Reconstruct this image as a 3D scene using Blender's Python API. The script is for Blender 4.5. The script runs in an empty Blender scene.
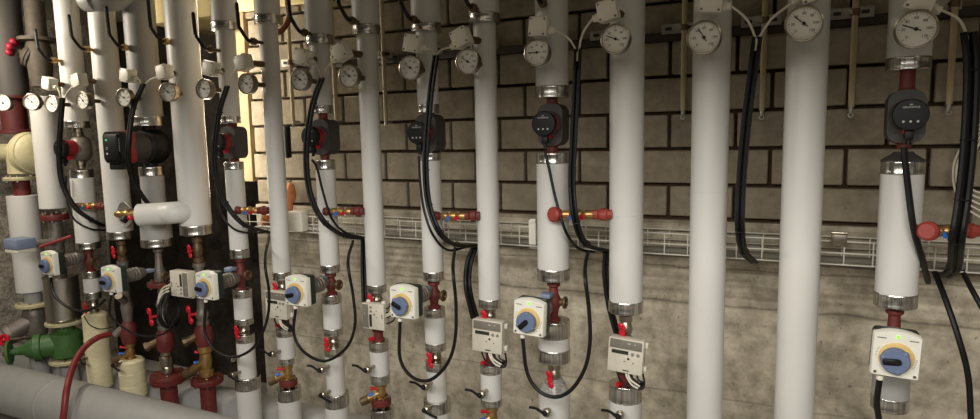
import bpy, bmesh, math, random
from mathutils import Vector, Matrix
random.seed(7)
SC = bpy.context.scene
COL = SC.collection
PI = math.pi

# ------------------------------------------------------------------ camera
F, YAW, PIT, ROLL = 631.93, .4470, .1130, -.0189
CAM = Vector((1.7126, -2.4586, 1.6248))
_fw = Vector((-math.sin(YAW)*math.cos(PIT), math.cos(YAW)*math.cos(PIT), -math.sin(PIT)))
_r0 = Vector((math.cos(YAW), math.sin(YAW), 0)); _u0 = _r0.cross(_fw)
RT = math.cos(ROLL)*_r0 + math.sin(ROLL)*_u0
UP = -math.sin(ROLL)*_r0 + math.cos(ROLL)*_u0
cam = bpy.data.objects.new('camera', bpy.data.cameras.new('camera'))
COL.objects.link(cam)
cam.matrix_world = Matrix(((RT.x, UP.x, -_fw.x, CAM.x), (RT.y, UP.y, -_fw.y, CAM.y), (RT.z, UP.z, -_fw.z, CAM.z), (0, 0, 0, 1)))
cam.data.sensor_width = 36; cam.data.lens = 36*F/980; cam.data.clip_start = .02
SC.camera = cam

def at(x, y, Y):                      # point of the photograph on the plane at depth Y
    d = RT*((x-490)/F) - UP*((y-209.5)/F) + _fw
    return CAM + d*((Y-CAM.y)/d.y)
def pr(p):
    q = Vector(p)-CAM
    w = q.dot(_fw)
    return 490+F*q.dot(RT)/w, 209.5-F*q.dot(UP)/w
def zat(X, Y, y):                     # height at which a vertical line through X, Y is seen at row y
    a, b = -1.0, 5.0
    for _ in range(40):
        m = (a+b)/2
        if pr((X, Y, m))[1] > y: a = m
        else: b = m
    return (a+b)/2

# ------------------------------------------------------------------ materials
def nt(name):
    m = bpy.data.materials.new(name); m.use_nodes = True
    n = m.node_tree; b = n.nodes['Principled BSDF']
    return m, n, b
def srgb(c):
    return tuple(((v/255)/12.92 if v/255 <= .04045 else (((v/255)+.055)/1.055)**2.4) for v in c)+(1,)
def mat(name, c, rough=.5, metal=0, var=.12, scale=30, stretch=(1, 1, 1), bump=0, emit=0, spec=.5):
    m, n, b = nt(name)
    col = srgb(c)
    tc = n.nodes.new('ShaderNodeTexCoord'); mp = n.nodes.new('ShaderNodeMapping'); mp.inputs['Scale'].default_value = stretch
    no = n.nodes.new('ShaderNodeTexNoise'); no.inputs['Scale'].default_value = scale; no.inputs['Detail'].default_value = 5
    rp = n.nodes.new('ShaderNodeValToRGB')
    rp.color_ramp.elements[0].position = .3; rp.color_ramp.elements[1].position = .7
    rp.color_ramp.elements[0].color = tuple(v*(1-var) for v in col[:3])+(1,)
    rp.color_ramp.elements[1].color = tuple(min(1, v*(1+var)) for v in col[:3])+(1,)
    L = n.links.new
    L(tc.outputs['Object'], mp.inputs[0]); L(mp.outputs[0], no.inputs['Vector']); L(no.outputs['Fac'], rp.inputs[0]); L(rp.outputs[0], b.inputs['Base Color'])
    b.inputs['Roughness'].default_value = rough; b.inputs['Metallic'].default_value = metal
    b.inputs['Specular IOR Level'].default_value = spec
    if bump:
        bp = n.nodes.new('ShaderNodeBump'); bp.inputs['Strength'].default_value = bump; bp.inputs['Distance'].default_value = .003
        L(no.outputs['Fac'], bp.inputs['Height']); L(bp.outputs[0], b.inputs['Normal'])
    if emit:
        b.inputs['Emission Color'].default_value = col; b.inputs['Emission Strength'].default_value = emit
    return m
M = {
 'jacket': mat('white_pvc_jacket', (205, 203, 198), .42, 0, .03, 14, (1, 1, .3)),
 'gjacket': mat('grey_pvc_jacket', (158, 157, 154), .5, 0, .04, 14, (1, 1, .3)),
 'cream': mat('cream_foam_wrap', (222, 212, 172), .7, 0, .07, 25, (1, 1, 4), .3),
 'alu': mat('brushed_aluminium', (196, 193, 186), .27, 1, .4, 150, (1, 1, .015), .35),
 'steel': mat('nickel_steel', (170, 160, 145), .3, 1, .15, 60),
 'zinc': mat('zinc_plated', (160, 156, 146), .45, .7, .12, 40),
 'red': mat('red_paint', (138, 28, 32), .4, 0, .15, 40),
 'handle': mat('red_handle', (196, 18, 40), .35, 0, .08, 40),
 'rust': mat('oxide_red_iron', (100, 35, 30), .6, 0, .25, 50, bump=.2),
 'orange': mat('red_cast_cap', (142, 54, 44), .5, 0, .15, 60, bump=.2),
 'brass': mat('brass', (178, 144, 92), .38, .85, .15, 50),
 'dbrass': mat('aged_brass', (104, 84, 60), .5, .6, .2, 50),
 'black': mat('black_plastic', (16, 16, 17), .5, 0, .1, 40, spec=.3),
 'cable': mat('black_cable', (15, 14, 14), .5, 0, .1, 60, spec=.3),
 'anth': mat('anthracite_shell', (62, 58, 55), .6, 0, .1, 60, bump=.2),
 'cast': mat('grey_cast_iron', (124, 116, 108), .5, .5, .2, 40, bump=.2),
 'white': mat('white_plastic', (226, 221, 208), .45, 0, .03, 30),
 'face': mat('dial_white', (232, 230, 222), .5, 0, .02, 30),
 'cover': mat('light_cover', (222, 220, 208), .42, 0, .03, 30),
 'green': mat('dark_green_plastic', (34, 44, 40), .5, 0, .08, 40),
 'knob': mat('blue_grey_knob', (98, 112, 142), .45, 0, .05, 40),
 'yellow': mat('yellow_scale', (208, 176, 106), .45, 0, .05, 40),
 'led': mat('green_led', (120, 240, 40), .4, 0, 0, 30, emit=1.2),
 'mgrey': mat('meter_grey', (118, 113, 102), .45, 0, .04, 40),
 'mfront': mat('meter_front', (206, 200, 184), .45, 0, .04, 40),
 'lcd': mat('lcd', (52, 54, 44), .25, 0, .05, 40),
 'ink': mat('ink', (40, 38, 38), .6, 0, 0, 40),
 'lightink': mat('light_print', (190, 190, 186), .6, 0, 0, 40),
 'blue': mat('blue_cap', (50, 110, 200), .4, 0, .05, 40),
 'bluegrey': mat('blue_grey_box', (122, 134, 158), .5, 0, .05, 40),
 'wire': mat('tray_wire', (214, 210, 198), .45, .2, .06, 40),
 'rail': mat('dark_rail', (52, 44, 34), .6, .2, .15, 30),
 'rod': mat('cream_tube', (176, 160, 126), .5, 0, .08, 30, (1, 1, .2)),
 'valvegreen': mat('green_cast_valve', (66, 104, 54), .5, 0, .18, 40, bump=.2),
 'creamcast': mat('cream_cast_pump', (196, 186, 148), .5, 0, .1, 40, bump=.15),
 'drum': mat('rolled_steel_sheet', (196, 192, 184), .3, 1, .1, 8, (1, 1, .1)),
 'hose': mat('dark_red_hose', (124, 40, 40), .45, 0, .08, 40),
 'foam': mat('orange_foam', (206, 132, 84), .8, 0, .15, 60, bump=.5),
 'whitecable': mat('white_cable', (214, 208, 190), .5, 0, .04, 40),
 'paintgrey': mat('grey_painted_steel', (104, 103, 102), .55, 0, .06, 10),
 'darkpaint': mat('dark_grey_jacket', (74, 70, 66), .65, 0, .08, 10),
 'dullcast': mat('dull_cast_iron', (84, 76, 66), .7, .2, .2, 40, bump=.2),
 'maroon': mat('maroon_paint', (84, 28, 28), .6, 0, .2, 40),
}
# clear plastic cone
m_, n_, b_ = nt('clear_plastic'); b_.inputs['Base Color'].default_value = (.9, .89, .86, 1); b_.inputs['Roughness'].default_value = .15
b_.inputs['Transmission Weight'].default_value = .75; b_.inputs['IOR'].default_value = 1.3; M['clear'] = m_
m_, n_, b_ = nt('gauge_glass'); b_.inputs['Base Color'].default_value = (1, 1, 1, 1); b_.inputs['Roughness'].default_value = .02
b_.inputs['Transmission Weight'].default_value = 1; b_.inputs['IOR'].default_value = 1.05; M['glass'] = m_

def concrete(name, c1, c2, scale=3.0, board=0, pits=.3, mottle=.45):
    m, n, b = nt(name); L = n.links.new
    tc = n.nodes.new('ShaderNodeTexCoord')
    n1 = n.nodes.new('ShaderNodeTexNoise'); n1.inputs['Scale'].default_value = scale; n1.inputs['Detail'].default_value = 9; n1.inputs['Roughness'].default_value = .62
    L(tc.outputs['Object'], n1.inputs['Vector'])
    rp = n.nodes.new('ShaderNodeValToRGB'); rp.color_ramp.elements[0].position = .34; rp.color_ramp.elements[1].position = .66
    rp.color_ramp.elements[0].color = srgb(c1); rp.color_ramp.elements[1].color = srgb(c2)
    L(n1.outputs['Fac'], rp.inputs[0])
    src = rp.outputs[0]
    nm = n.nodes.new('ShaderNodeTexNoise'); nm.inputs['Scale'].default_value = scale*4; nm.inputs['Detail'].default_value = 8; nm.inputs['Roughness'].default_value = .7
    L(tc.outputs['Object'], nm.inputs['Vector'])
    rm = n.nodes.new('ShaderNodeValToRGB'); rm.color_ramp.elements[0].position = .36; rm.color_ramp.elements[1].position = .6
    rm.color_ramp.elements[0].color = (.55, .54, .52, 1); rm.color_ramp.elements[1].color = (1, 1, 1, 1)
    L(nm.outputs['Fac'], rm.inputs[0])
    mm = n.nodes.new('ShaderNodeMix'); mm.data_type = 'RGBA'; mm.blend_type = 'MULTIPLY'; mm.inputs[0].default_value = mottle
    L(src, mm.inputs[6]); L(rm.outputs[0], mm.inputs[7]); src = mm.outputs[2]
    def mult(src, fac_socket, amount):
        mx = n.nodes.new('ShaderNodeMix'); mx.data_type = 'RGBA'; mx.blend_type = 'MULTIPLY'
        mx.inputs[0].default_value = amount
        L(src, mx.inputs[6]); L(fac_socket, mx.inputs[7]); return mx.outputs[2]
    # pores
    vo = n.nodes.new('ShaderNodeTexNoise'); vo.inputs['Scale'].default_value = 55; vo.inputs['Detail'].default_value = 3
    L(tc.outputs['Object'], vo.inputs['Vector'])
    r2 = n.nodes.new('ShaderNodeValToRGB'); r2.color_ramp.elements[0].position = .28; r2.color_ramp.elements[1].position = .36
    r2.color_ramp.elements[0].color = (.3, .28, .25, 1); r2.color_ramp.elements[1].color = (1, 1, 1, 1)
    L(vo.outputs['Fac'], r2.inputs[0]); src = mult(src, r2.outputs[0], pits)
    if board:    # board marks of the formwork in the upper part of the pour
        mp = n.nodes.new('ShaderNodeMapping'); mp.inputs['Scale'].default_value = (.5, .5, 16)
        L(tc.outputs['Object'], mp.inputs[0])
        n3 = n.nodes.new('ShaderNodeTexNoise'); n3.inputs['Scale'].default_value = 2.0; n3.inputs['Detail'].default_value = 4
        L(mp.outputs[0], n3.inputs['Vector'])
        r3 = n.nodes.new('ShaderNodeValToRGB'); r3.color_ramp.elements[0].position = .38; r3.color_ramp.elements[1].position = .6
        r3.color_ramp.elements[0].color = (.5, .47, .43, 1); r3.color_ramp.elements[1].color = (1, 1, 1, 1)
        L(n3.outputs['Fac'], r3.inputs[0])
        sx = n.nodes.new('ShaderNodeSeparateXYZ'); L(tc.outputs['Object'], sx.inputs[0])
        mr = n.nodes.new('ShaderNodeMapRange'); mr.inputs[1].default_value = .93; mr.inputs[2].default_value = 1.08
        L(sx.outputs['Z'], mr.inputs[0])
        mx = n.nodes.new('ShaderNodeMix'); mx.data_type = 'RGBA'; mx.blend_type = 'MULTIPLY'
        ml = n.nodes.new('ShaderNodeMath'); ml.operation = 'MULTIPLY_ADD'; ml.inputs[1].default_value = .65; ml.inputs[2].default_value = .2
        L(mr.outputs[0], ml.inputs[0]); L(ml.outputs[0], mx.inputs[0]); L(src, mx.inputs[6]); L(r3.outputs[0], mx.inputs[7]); src = mx.outputs[2]
        # wavering pour lines
        for zc, wd, dk in ((.985, .007, .5), (.62, .006, .65), (1.12, .005, .55), (1.19, .006, .55)):
            ad = n.nodes.new('ShaderNodeMath'); ad.operation = 'MULTIPLY_ADD'; ad.inputs[1].default_value = .05; ad.inputs[2].default_value = -zc-.025
            L(n1.outputs['Fac'], ad.inputs[0])
            sm = n.nodes.new('ShaderNodeMath'); sm.operation = 'ADD'; L(sx.outputs['Z'], sm.inputs[0]); L(ad.outputs[0], sm.inputs[1])
            ab = n.nodes.new('ShaderNodeMath'); ab.operation = 'ABSOLUTE'; L(sm.outputs[0], ab.inputs[0])
            m2 = n.nodes.new('ShaderNodeMapRange'); m2.inputs[1].default_value = 0; m2.inputs[2].default_value = wd; m2.inputs[3].default_value = dk; m2.inputs[4].default_value = 1
            L(ab.outputs[0], m2.inputs[0]); src = mult(src, m2.outputs[0], 1)
    L(src, b.inputs['Base Color']); b.inputs['Roughness'].default_value = .9; b.inputs['Specular IOR Level'].default_value = .15
    bp = n.nodes.new('ShaderNodeBump'); bp.inputs['Strength'].default_value = .35; bp.inputs['Distance'].default_value = .01
    L(n1.outputs['Fac'], bp.inputs['Height']); L(bp.outputs[0], b.inputs['Normal'])
    return m
M['concrete'] = concrete('board_marked_concrete', (178, 168, 148), (226, 216, 194), 4, 1, .7, .75)
M['roughc'] = concrete('rough_concrete', (124, 117, 106), (196, 187, 172), 16, 0, .9, .9)
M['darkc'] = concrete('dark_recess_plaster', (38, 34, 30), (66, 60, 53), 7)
M['plain'] = concrete('grey_room_plaster', (160, 155, 146), (176, 171, 162), 2, 0, .1, .1)
M['block'] = concrete('sand_lime_block', (140, 130, 111), (170, 159, 139), 7, 0, .3, .25)
M['mortar'] = mat('brown_mortar', (74, 54, 36), .9, 0, .25, 40, bump=.4)
M['lintel'] = mat('yellow_plaster', (224, 206, 150), .8, 0, .06, 6)
M['jamb'] = mat('cream_plaster', (168, 148, 112), .85, 0, .15, 14, (1, 1, .4), .4)

# ------------------------------------------------------------------ mesh builder
def frame(d):
    d = Vector(d).normalized()
    return d.to_track_quat('Z', 'Y').to_matrix()
class MB:
    def __init__(s): s.bm = bmesh.new()
    def lathe(s, prof, o=(0, 0, 0), d=(0, 0, 1), seg=32, caps=True):
        R = frame(d); o = Vector(o); rings = []
        for r, z in prof:
            rings.append([s.bm.verts.new(o+R@Vector((r*math.cos(2*PI*i/seg), r*math.sin(2*PI*i/seg), z))) for i in range(seg)])
        for a, b in zip(rings, rings[1:]):
            for i in range(seg):
                s.bm.faces.new((a[i], a[(i+1) % seg], b[(i+1) % seg], b[i]))
        if caps:
            s.bm.faces.new(rings[0][::-1]); s.bm.faces.new(rings[-1])
        return s
    def cyl(s, r, a, b, seg=24, bev=0, r2=None):
        a = Vector(a); b = Vector(b); h = (b-a).length; r2 = r if r2 is None else r2
        bev = min(bev, h*.4)
        p = [(r-bev, 0), (r, bev), (r2, h-bev), (r2-bev, h)] if bev else [(r, 0), (r2, h)]
        return s.lathe(p, a, b-a, seg)
    def box(s, c, size, bev=0, rot=None, seg=2, axis=None):
        t = bmesh.new(); bmesh.ops.create_cube(t, size=1)
        for v in t.verts: v.co = Vector((v.co.x*size[0], v.co.y*size[1], v.co.z*size[2]))
        if bev:
            ed = list(t.edges)
            if axis is not None:
                ed = [e for e in ed if abs((e.verts[0].co-e.verts[1].co).normalized()[axis]) > .9]
            bmesh.ops.bevel(t, geom=ed, offset=bev, segments=seg, affect='EDGES', profile=.5)
        R = rot if rot is not None else Matrix.Identity(3)
        mp = {v: s.bm.verts.new(Vector(c)+R@v.co) for v in t.verts}
        for f in t.faces: s.bm.faces.new([mp[v] for v in f.verts])
        t.free(); return s
    def tube(s, pts, r, seg=10, smooth=True, n=6):
        P = [Vector(p) for p in pts]
        if smooth and len(P) > 2:
            Q = []; E = [P[0]*2-P[1]]+P+[P[-1]*2-P[-2]]
            for i in range(1, len(E)-2):
                for k in range(n):
                    t = k/n; a, b, c, d = E[i-1:i+3]
                    Q.append(.5*((2*b)+(c-a)*t+(2*a-5*b+4*c-d)*t*t+(3*b-a-3*c+d)*t**3))
            P = Q+[P[-1]]
        N = None; rings = []
        for i, p in enumerate(P):
            T = (P[min(i+1, len(P)-1)]-P[max(i-1, 0)]).normalized()
            if N is None:
                N = T.orthogonal().normalized()
            N = (N-T*N.dot(T)).normalized(); B = T.cross(N)
            rr = r[i] if isinstance(r, (list, tuple)) else r
            rings.append([s.bm.verts.new(p+(N*math.cos(2*PI*k/seg)+B*math.sin(2*PI*k/seg))*rr) for k in range(seg)])
        for a, b in zip(rings, rings[1:]):
            for k in range(seg): s.bm.faces.new((a[k], a[(k+1) % seg], b[(k+1) % seg], b[k]))
        s.bm.faces.new(rings[0][::-1]); s.bm.faces.new(rings[-1]); return s
    def torus(s, R, r, o, d=(0, 0, 1), seg=32, cs=8):
        m = frame(d); o = Vector(o)
        rings = [[s.bm.verts.new(o+m@Vector(((R+r*math.cos(2*PI*k/cs))*math.cos(2*PI*i/seg), (R+r*math.cos(2*PI*k/cs))*math.sin(2*PI*i/seg), r*math.sin(2*PI*k/cs)))) for k in range(cs)] for i in range(seg)]
        for i in range(seg):
            a, b = rings[i], rings[(i+1) % seg]
            for k in range(cs): s.bm.faces.new((a[k], b[k], b[(k+1) % cs], a[(k+1) % cs]))
        return s
    def ball(s, r, o, sc=(1, 1, 1), seg=16):
        bmesh.ops.create_uvsphere(s.bm, u_segments=seg, v_segments=seg//2, radius=r, matrix=Matrix.Translation(Vector(o))@Matrix.Diagonal((*sc, 1)))
        return s
    def mesh(s, name, m, sharp=38):
        me = bpy.data.meshes.new(name); bmesh.ops.recalc_face_normals(s.bm, faces=s.bm.faces[:])
        s.bm.to_mesh(me); s.bm.free()
        me.polygons.foreach_set('use_smooth', [True]*len(me.polygons))
        me.set_sharp_from_angle(angle=math.radians(sharp)); me.materials.append(m)
        return me
def part(name, mb, m, parent=None, label=None, sharp=38):
    o = bpy.data.objects.new(name, mb.mesh(name, M[m] if isinstance(m, str) else m, sharp)); COL.objects.link(o)
    if parent is not None: o.parent = parent
    if label: o['label'] = label
    return o
def thing(name, label, cat, loc=(0, 0, 0), rot=(0, 0, 0), group=None, scale=1):
    o = bpy.data.objects.new(name, None); COL.objects.link(o); o.empty_display_size = .03
    o.location = loc; o.rotation_euler = rot; o.scale = (scale,)*3
    o['label'] = label; o['category'] = cat
    if group: o['group'] = group
    return o
def solo(name, mb, m, label, cat, group=None, loc=None):
    o = part(name, mb, m); o['label'] = label; o['category'] = cat
    if group: o['group'] = group
    return o
def dup(root, label, loc, rot=(0, 0, 0), scale=1, group=None):
    r = root.copy(); COL.objects.link(r); r.location = loc; r.rotation_euler = rot; r.scale = (scale,)*3; r['label'] = label
    if group: r['group'] = group
    for ch in list(root.children):
        c = ch.copy(); COL.objects.link(c); c.parent = r
        for g in list(ch.children):
            d = g.copy(); COL.objects.link(d); d.parent = c
    return r
class Kind:                            # the first call uses the prototype itself, later ones copy it
    def __init__(s, make): s.make = make; s.root = None
    def __call__(s, label, loc, rot=(0, 0, 0), scale=1, group=None):
        if s.root is None:
            r = s.root = s.make(); r['label'] = label; r.location = loc; r.rotation_euler = rot; r.scale = (scale,)*3
            if group: r['group'] = group
            return r
        return dup(s.root, label, loc, rot, scale, group)
def struct(name, mb, m):
    o = part(name, mb, m); o['kind'] = 'structure'; return o

# ------------------------------------------------------------------ setting
Z0, HB, WB = 1.30, .135, .23436
XL, XR, YB, ZC, XE = -3.0, 4.2, -4.6, 2.5, -.835
struct('floor', MB().box(((XL+XR)/2, (YB+.8)/2, -.05), (XR-XL+.4, .8-YB+.4, .1)), 'plain')
struct('ceiling', MB().box(((XL+XR)/2, (YB+.8)/2, ZC+.05), (XR-XL+.4, .8-YB+.4, .1)), 'plain')
struct('wall_left', MB().box((XL-.06, (YB+.8)/2, ZC/2), (.12, .8-YB, ZC)), 'roughc')
struct('wall_right', MB().box((XR+.06, (YB+.8)/2, ZC/2), (.12, .8-YB, ZC)), 'plain')
struct('wall_front', MB().box(((XL+XR)/2, YB-.06, ZC/2), (XR-XL, .12, ZC)), 'plain')
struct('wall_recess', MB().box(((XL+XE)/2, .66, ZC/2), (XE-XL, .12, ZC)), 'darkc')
struct('wall_concrete', MB().box(((XE+XR)/2, .2, Z0/2), (XR-XE, .4, Z0)), 'concrete')
ZT = 2.287
mb = MB().box(((XE+XR)/2, .215, (Z0+ZT)/2), (XR-XE, .37, ZT-Z0))
mort = struct('wall_mortar_bed', mb, 'mortar')
mb = MB()
for k in range(8):
    z0 = Z0+k*HB; z1 = min(z0+HB, ZT)
    off = 0 if k % 2 else .5
    for i in range(-5, 19):
        x0 = max((i+off)*WB, XE); x1 = min((i+1+off)*WB, XR)
        if x1-x0 < .04 or z1-z0 < .03: continue
        j = random.uniform(-.002, .002)
        zb = z0+(.016 if k == 0 else .0065)
        mb.box(((x0+x1)/2, .02+j, (zb+z1-.0065)/2), (x1-x0-.0125, .044, z1-.0065-zb), .004, seg=1)
struct('wall_block_courses', mb, 'block')
struct('trim_lintel', MB().box(((-1.55+XR)/2, .2, (ZT+ZC)/2), (XR+1.55, .42, ZC-ZT), .004), 'lintel')
mb = MB().box((XE-.045, .19, (1.42+ZT)/2), (.09, .4, ZT-1.42), .006)
struct('trim_jamb', mb, 'jamb')

# ------------------------------------------------------------------ pipe columns
YP = -.30
PX = {1: 2.0, 2: 1.742, 3: 1.470, 4: 1.200, 5: .932, 6: .669, 7: .419, 8: .138, 9: -.106, 10: -.387, 11: -.647, 12: -.930, 13: -1.224, 14: -1.511, 15: -1.796, 16: -2.081, 17: -2.373}
PR = {1: .0545, 2: .0578, 3: .0575, 4: .0576, 5: .0582, 6: .042, 7: .042, 8: .0408, 9: .0415, 10: .0405, 11: .0425, 12: .073, 13: .074, 14: .0627, 15: .0577, 16: .0643, 17: .078}
COLN = {1: 'the rightmost pipe', 2: 'the second pipe from the right', 3: 'the third pipe from the right', 4: 'the fourth pipe from the right',
 5: 'the fifth pipe from the right', 6: 'the sixth pipe from the right', 7: 'the seventh pipe from the right', 8: 'the eighth pipe from the right',
 9: 'the ninth pipe from the right', 10: 'the tenth pipe from the right', 11: 'the eleventh pipe from the right', 12: 'the thick pipe with the side elbow',
 13: 'the pipe with the big black pump', 14: 'the pipe beside the big black pump', 15: "the leftmost pump's pipe", 16: 'the short far-left white pipe', 17: 'the pipe under the cream cast pump'}
def zp(k, y, r=None):                  # height of row y on the near face of pipe k
    r = PR[k] if r is None else r
    v = Vector((CAM.x-PX[k], CAM.y-YP, 0)).normalized()*r
    return zat(PX[k]+v.x, YP+v.y, y)
TOP = 2.5
def pipe(k, label, segs, jm='jacket', seam=(), x=None, bottom_dark=True):
    """segs: list of (kind, y_top, y_bottom, radius factor); y None at the open ends"""
    zz = []
    for kd, a, b, rf in segs:
        r = PR[k]*rf
        zz.append((kd, TOP-.01 if a is None else zp(k, a, r), .03 if b is None else zp(k, b, r), r))
    zb = zz[-1][2]
    t = thing('insulated_pipe', label, 'pipe', (PX[k], YP, zb), group='insulated heating pipes')
    core = MB().cyl(.02, (0, 0, -.004), (0, 0, zz[0][1]-zb+.004))
    part('core_pipe', core, 'rust', t)
    for kd, a, b, r in zz:
        if kd == 'j':
            part('jacket', MB().cyl(r, (0, 0, b-zb), (0, 0, a-zb), 48, .002), jm, t)
        elif kd == 'c':
            h = a-b
            p = [(r*.5, 0), (r*1.005, .0), (r*1.035, .002), (r*1.035, h*.2), (r*1.028, h*.23), (r*1.028, h*.77), (r*1.035, h*.8), (r*1.035, h-.003), (r*1.01, h), (r*.5, h)]
            part('end_collar', MB().lathe(p, (0, 0, b-zb), (0, 0, 1), 48), 'alu', t)
        elif kd == 'f':
            part('foam_wrap', MB().lathe([(r*.8, 0), (r, .01), (r*1.02, (a-b)*.33), (r*.985, (a-b)*.34), (r*1.0, (a-b)*.5), (r*1.02, (a-b)*.66), (r*.985, (a-b)*.67), (r, a-b-.012), (r*.8, a-b)], (0, 0, b-zb), (0, 0, 1), 32), 'cream', t)
    for y in seam:
        z = zp(k, y)
        part('jacket_seam', MB().torus(PR[k], .0012, (0, 0, z-zb), (random.uniform(-.04, .04), random.uniform(-.04, .04), 1), 40, 6), jm, t)
    return t
W = 1.36
N = COLN
pipe(1, 'pale upper pipe ending in a metal collar above the rightmost pump', [('j', None, 57, 1), ('c', 56, 69, 1)])
t1 = pipe(1, 'white pipe length hanging between the rightmost pump and the rightmost actuator', [('c', 161, 175, .98), ('j', 175, 297, 1), ('c', 296, 310, 1)])
pipe(1, 'short pale pipe stub with metal collar below the rightmost actuator', [('j', 372, 402, .9), ('c', 401, 414, .9)], 'gjacket')
pipe(2, 'plain white full-height pipe, second from the right', [('j', None, None, 1)])
pipe(3, 'plain white full-height pipe, third from the right', [('j', None, None, 1)], seam=(193,))
pipe(4, 'tall plain white pipe ending above the rightmost heat meter', [('j', None, 305, 1), ('c', 304, 316, 1)], seam=(216,))
pipe(4, 'white pipe rising from below to the rightmost heat meter', [('c', 389, 406, .98), ('j', 405, None, 1)])
pipe(5, 'pale upper pipe ending above the second pump from the right', [('j', None, 86, 1), ('c', 85, 97, 1)])
pipe(5, 'white pipe length below the second pump from the right', [('c', 153, 164, 1), ('j', 163, 272, 1), ('c', 271, 283, 1)])
pipe(5, 'short collared white stub behind the second actuator from the right', [('c', 324, 341, 1), ('j', 340, 354, 1), ('c', 353, 366, 1)])
t5 = pipe(5, 'white bottom pipe topped by a clear plastic cone', [('j', 398, None, 1)])
pipe(6, 'slim plain white pipe above the second heat meter from the right', [('j', None, 12, W), ('c', 11, 21, W), ('j', 21, 302, 1), ('c', 301, 310, 1)])
pipe(6, 'short white pipe stub under the second heat meter from the right', [('c', 367, 376, 1), ('j', 375, 403, 1), ('c', 402, 409, 1)])
pipe(7, 'slim upper pipe above the third pump from the right', [('j', None, 22, W), ('c', 21, 30, W), ('j', 30, 105, 1), ('c', 104, 113, 1)])
pipe(7, 'slim white pipe length below the third pump from the right', [('c', 153, 161, 1), ('j', 160, 274, 1), ('c', 273, 282, 1)])
pipe(7, 'short collared stub beside the third actuator from the right', [('c', 310, 319, 1), ('j', 318, 346, 1), ('c', 345, 353, 1)])
pipe(7, 'bottom white pipe of the third pump column, with wider collared foot', [('c', 364, 373, 1), ('j', 372, 405, 1), ('c', 404, 416, 1.3), ('j', 415, None, 1.26)])
pipe(8, 'slim plain white pipe above the third heat meter from the right', [('j', None, 24, W), ('c', 23, 33, W), ('j', 32, 287, 1), ('c', 286, 294, 1)])
pipe(8, 'short white stub under the third heat meter from the right', [('c', 343, 353, 1), ('j', 352, 378, 1), ('c', 377, 386, 1)])
pipe(8, 'wide collared pipe foot at the bottom edge under the eighth pipe', [('c', 412, 422, 1.3), ('j', 421, None, 1.26)])
pipe(9, 'slim upper pipe above the fourth pump from the right', [('j', None, 34, W), ('c', 33, 43, W), ('j', 42, 106, 1), ('c', 105, 113, 1)])
pipe(9, 'slim white pipe length below the fourth pump from the right', [('c', 160, 170, 1), ('j', 169, 267, 1), ('c', 266, 274, 1)])
pipe(9, 'short collared stub beside the fourth actuator from the right', [('c', 296, 305, 1), ('j', 304, 331, 1), ('c', 330, 337, 1)])
pipe(9, 'bottom white pipe of the fourth pump column, with wider collared foot', [('c', 349, 358, 1), ('j', 357, 398, 1), ('c', 397, 410, 1.3), ('j', 409, None, 1.28)])
pipe(10, 'slim plain white pipe running down behind the fourth actuator from the right', [('j', None, 14, W), ('c', 13, 23, W), ('j', 22, 274, 1), ('c', 273, 281, 1)])
pipe(10, 'short white stub under the meter half hidden by an actuator', [('c', 329, 338, 1), ('j', 337, 360, 1), ('c', 359, 366, .8)])
pipe(10, 'wide collared pipe foot below the tenth pipe, under a brass valve', [('c', 391, 403, 1.33), ('j', 402, None, 1.3)])
pipe(11, 'slim upper pipe above the fifth pump from the right', [('j', None, 21, W), ('c', 20, 29, W), ('j', 28, 117, 1), ('c', 116, 123, 1)])
pipe(11, 'slim white pipe length below the fifth pump from the right', [('c', 162, 170, 1), ('j', 169, 251, 1), ('c', 250, 259, 1)])
pipe(11, 'short collared stub beside the fifth actuator from the right', [('c', 291, 299, 1), ('j', 298, 321, 1), ('c', 320, 326, 1)])
pipe(11, 'bottom white pipe of the fifth pump column, with wider collared foot', [('c', 336, 344, 1), ('j', 343, 381, 1), ('c', 380, 392, 1.36), ('j', 391, None, 1.32)])
t12 = pipe(12, 'thick white pipe with a white side elbow at mid height', [('j', None, 227, 1), ('c', 226, 236, 1)])
z12 = t12.location.z; ze = zp(12, 212)-z12
# the side branch of pipe 12, insulated, reaching out to the left
ea = Vector((0, 0, ze)); 
eb = at(139, 215, YP-.16)-Vector(t12.location)
part('side_elbow', MB().tube([ea, ea+Vector((-.02, -.09, .0)), ea.lerp(eb, .45)+Vector((0, -.03, 0)), eb], .053, 32), 'jacket', t12)
pipe(13, 'grey thick pipe above the big black pump', [('j', None, 117, .98), ('c', 116, 126, 1)], 'gjacket')
pipe(13, 'grey pipe widening downwards below the big black pump', [('c', 167, 176, .78), ('j', 175, 215, .76), ('j', 214, 241, 1), ('c', 240, 248, 1)], 'gjacket')
pipe(14, 'thick white pipe just left of the big black pump', [('j', None, 233, 1), ('c', 232, 240, 1)])
pipe(14, 'cream foam-wrapped pipe foot, right one of two at bottom left', [('f', 362, 401, 1.05)])
pipe(15, 'white thick pipe above the leftmost pump', [('j', None, 122, 1), ('c', 121, 128, 1)])
pipe(15, 'grey-white pipe below the leftmost pump', [('c', 170, 179, .95), ('j', 178, 244, 1), ('c', 243, 250, 1.02)])
pipe(15, 'small collared stub right of the polished steel cylinder', [('c', 272, 279, .72), ('j', 278, 294, .7), ('c', 293, 300, .72)])
pipe(15, 'cream foam-wrapped pipe foot, left one of two at bottom left', [('f', 315, 391, 1.08)])
pipe(16, 'short white pipe left of the leftmost pump, red flange beneath', [('j', 96, 209, 1.05)], seam=(170,))
pipe(17, 'wide white pipe at the far left under the cream cast pump', [('j', 196, 293, 1.02)], seam=(222,))

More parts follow.
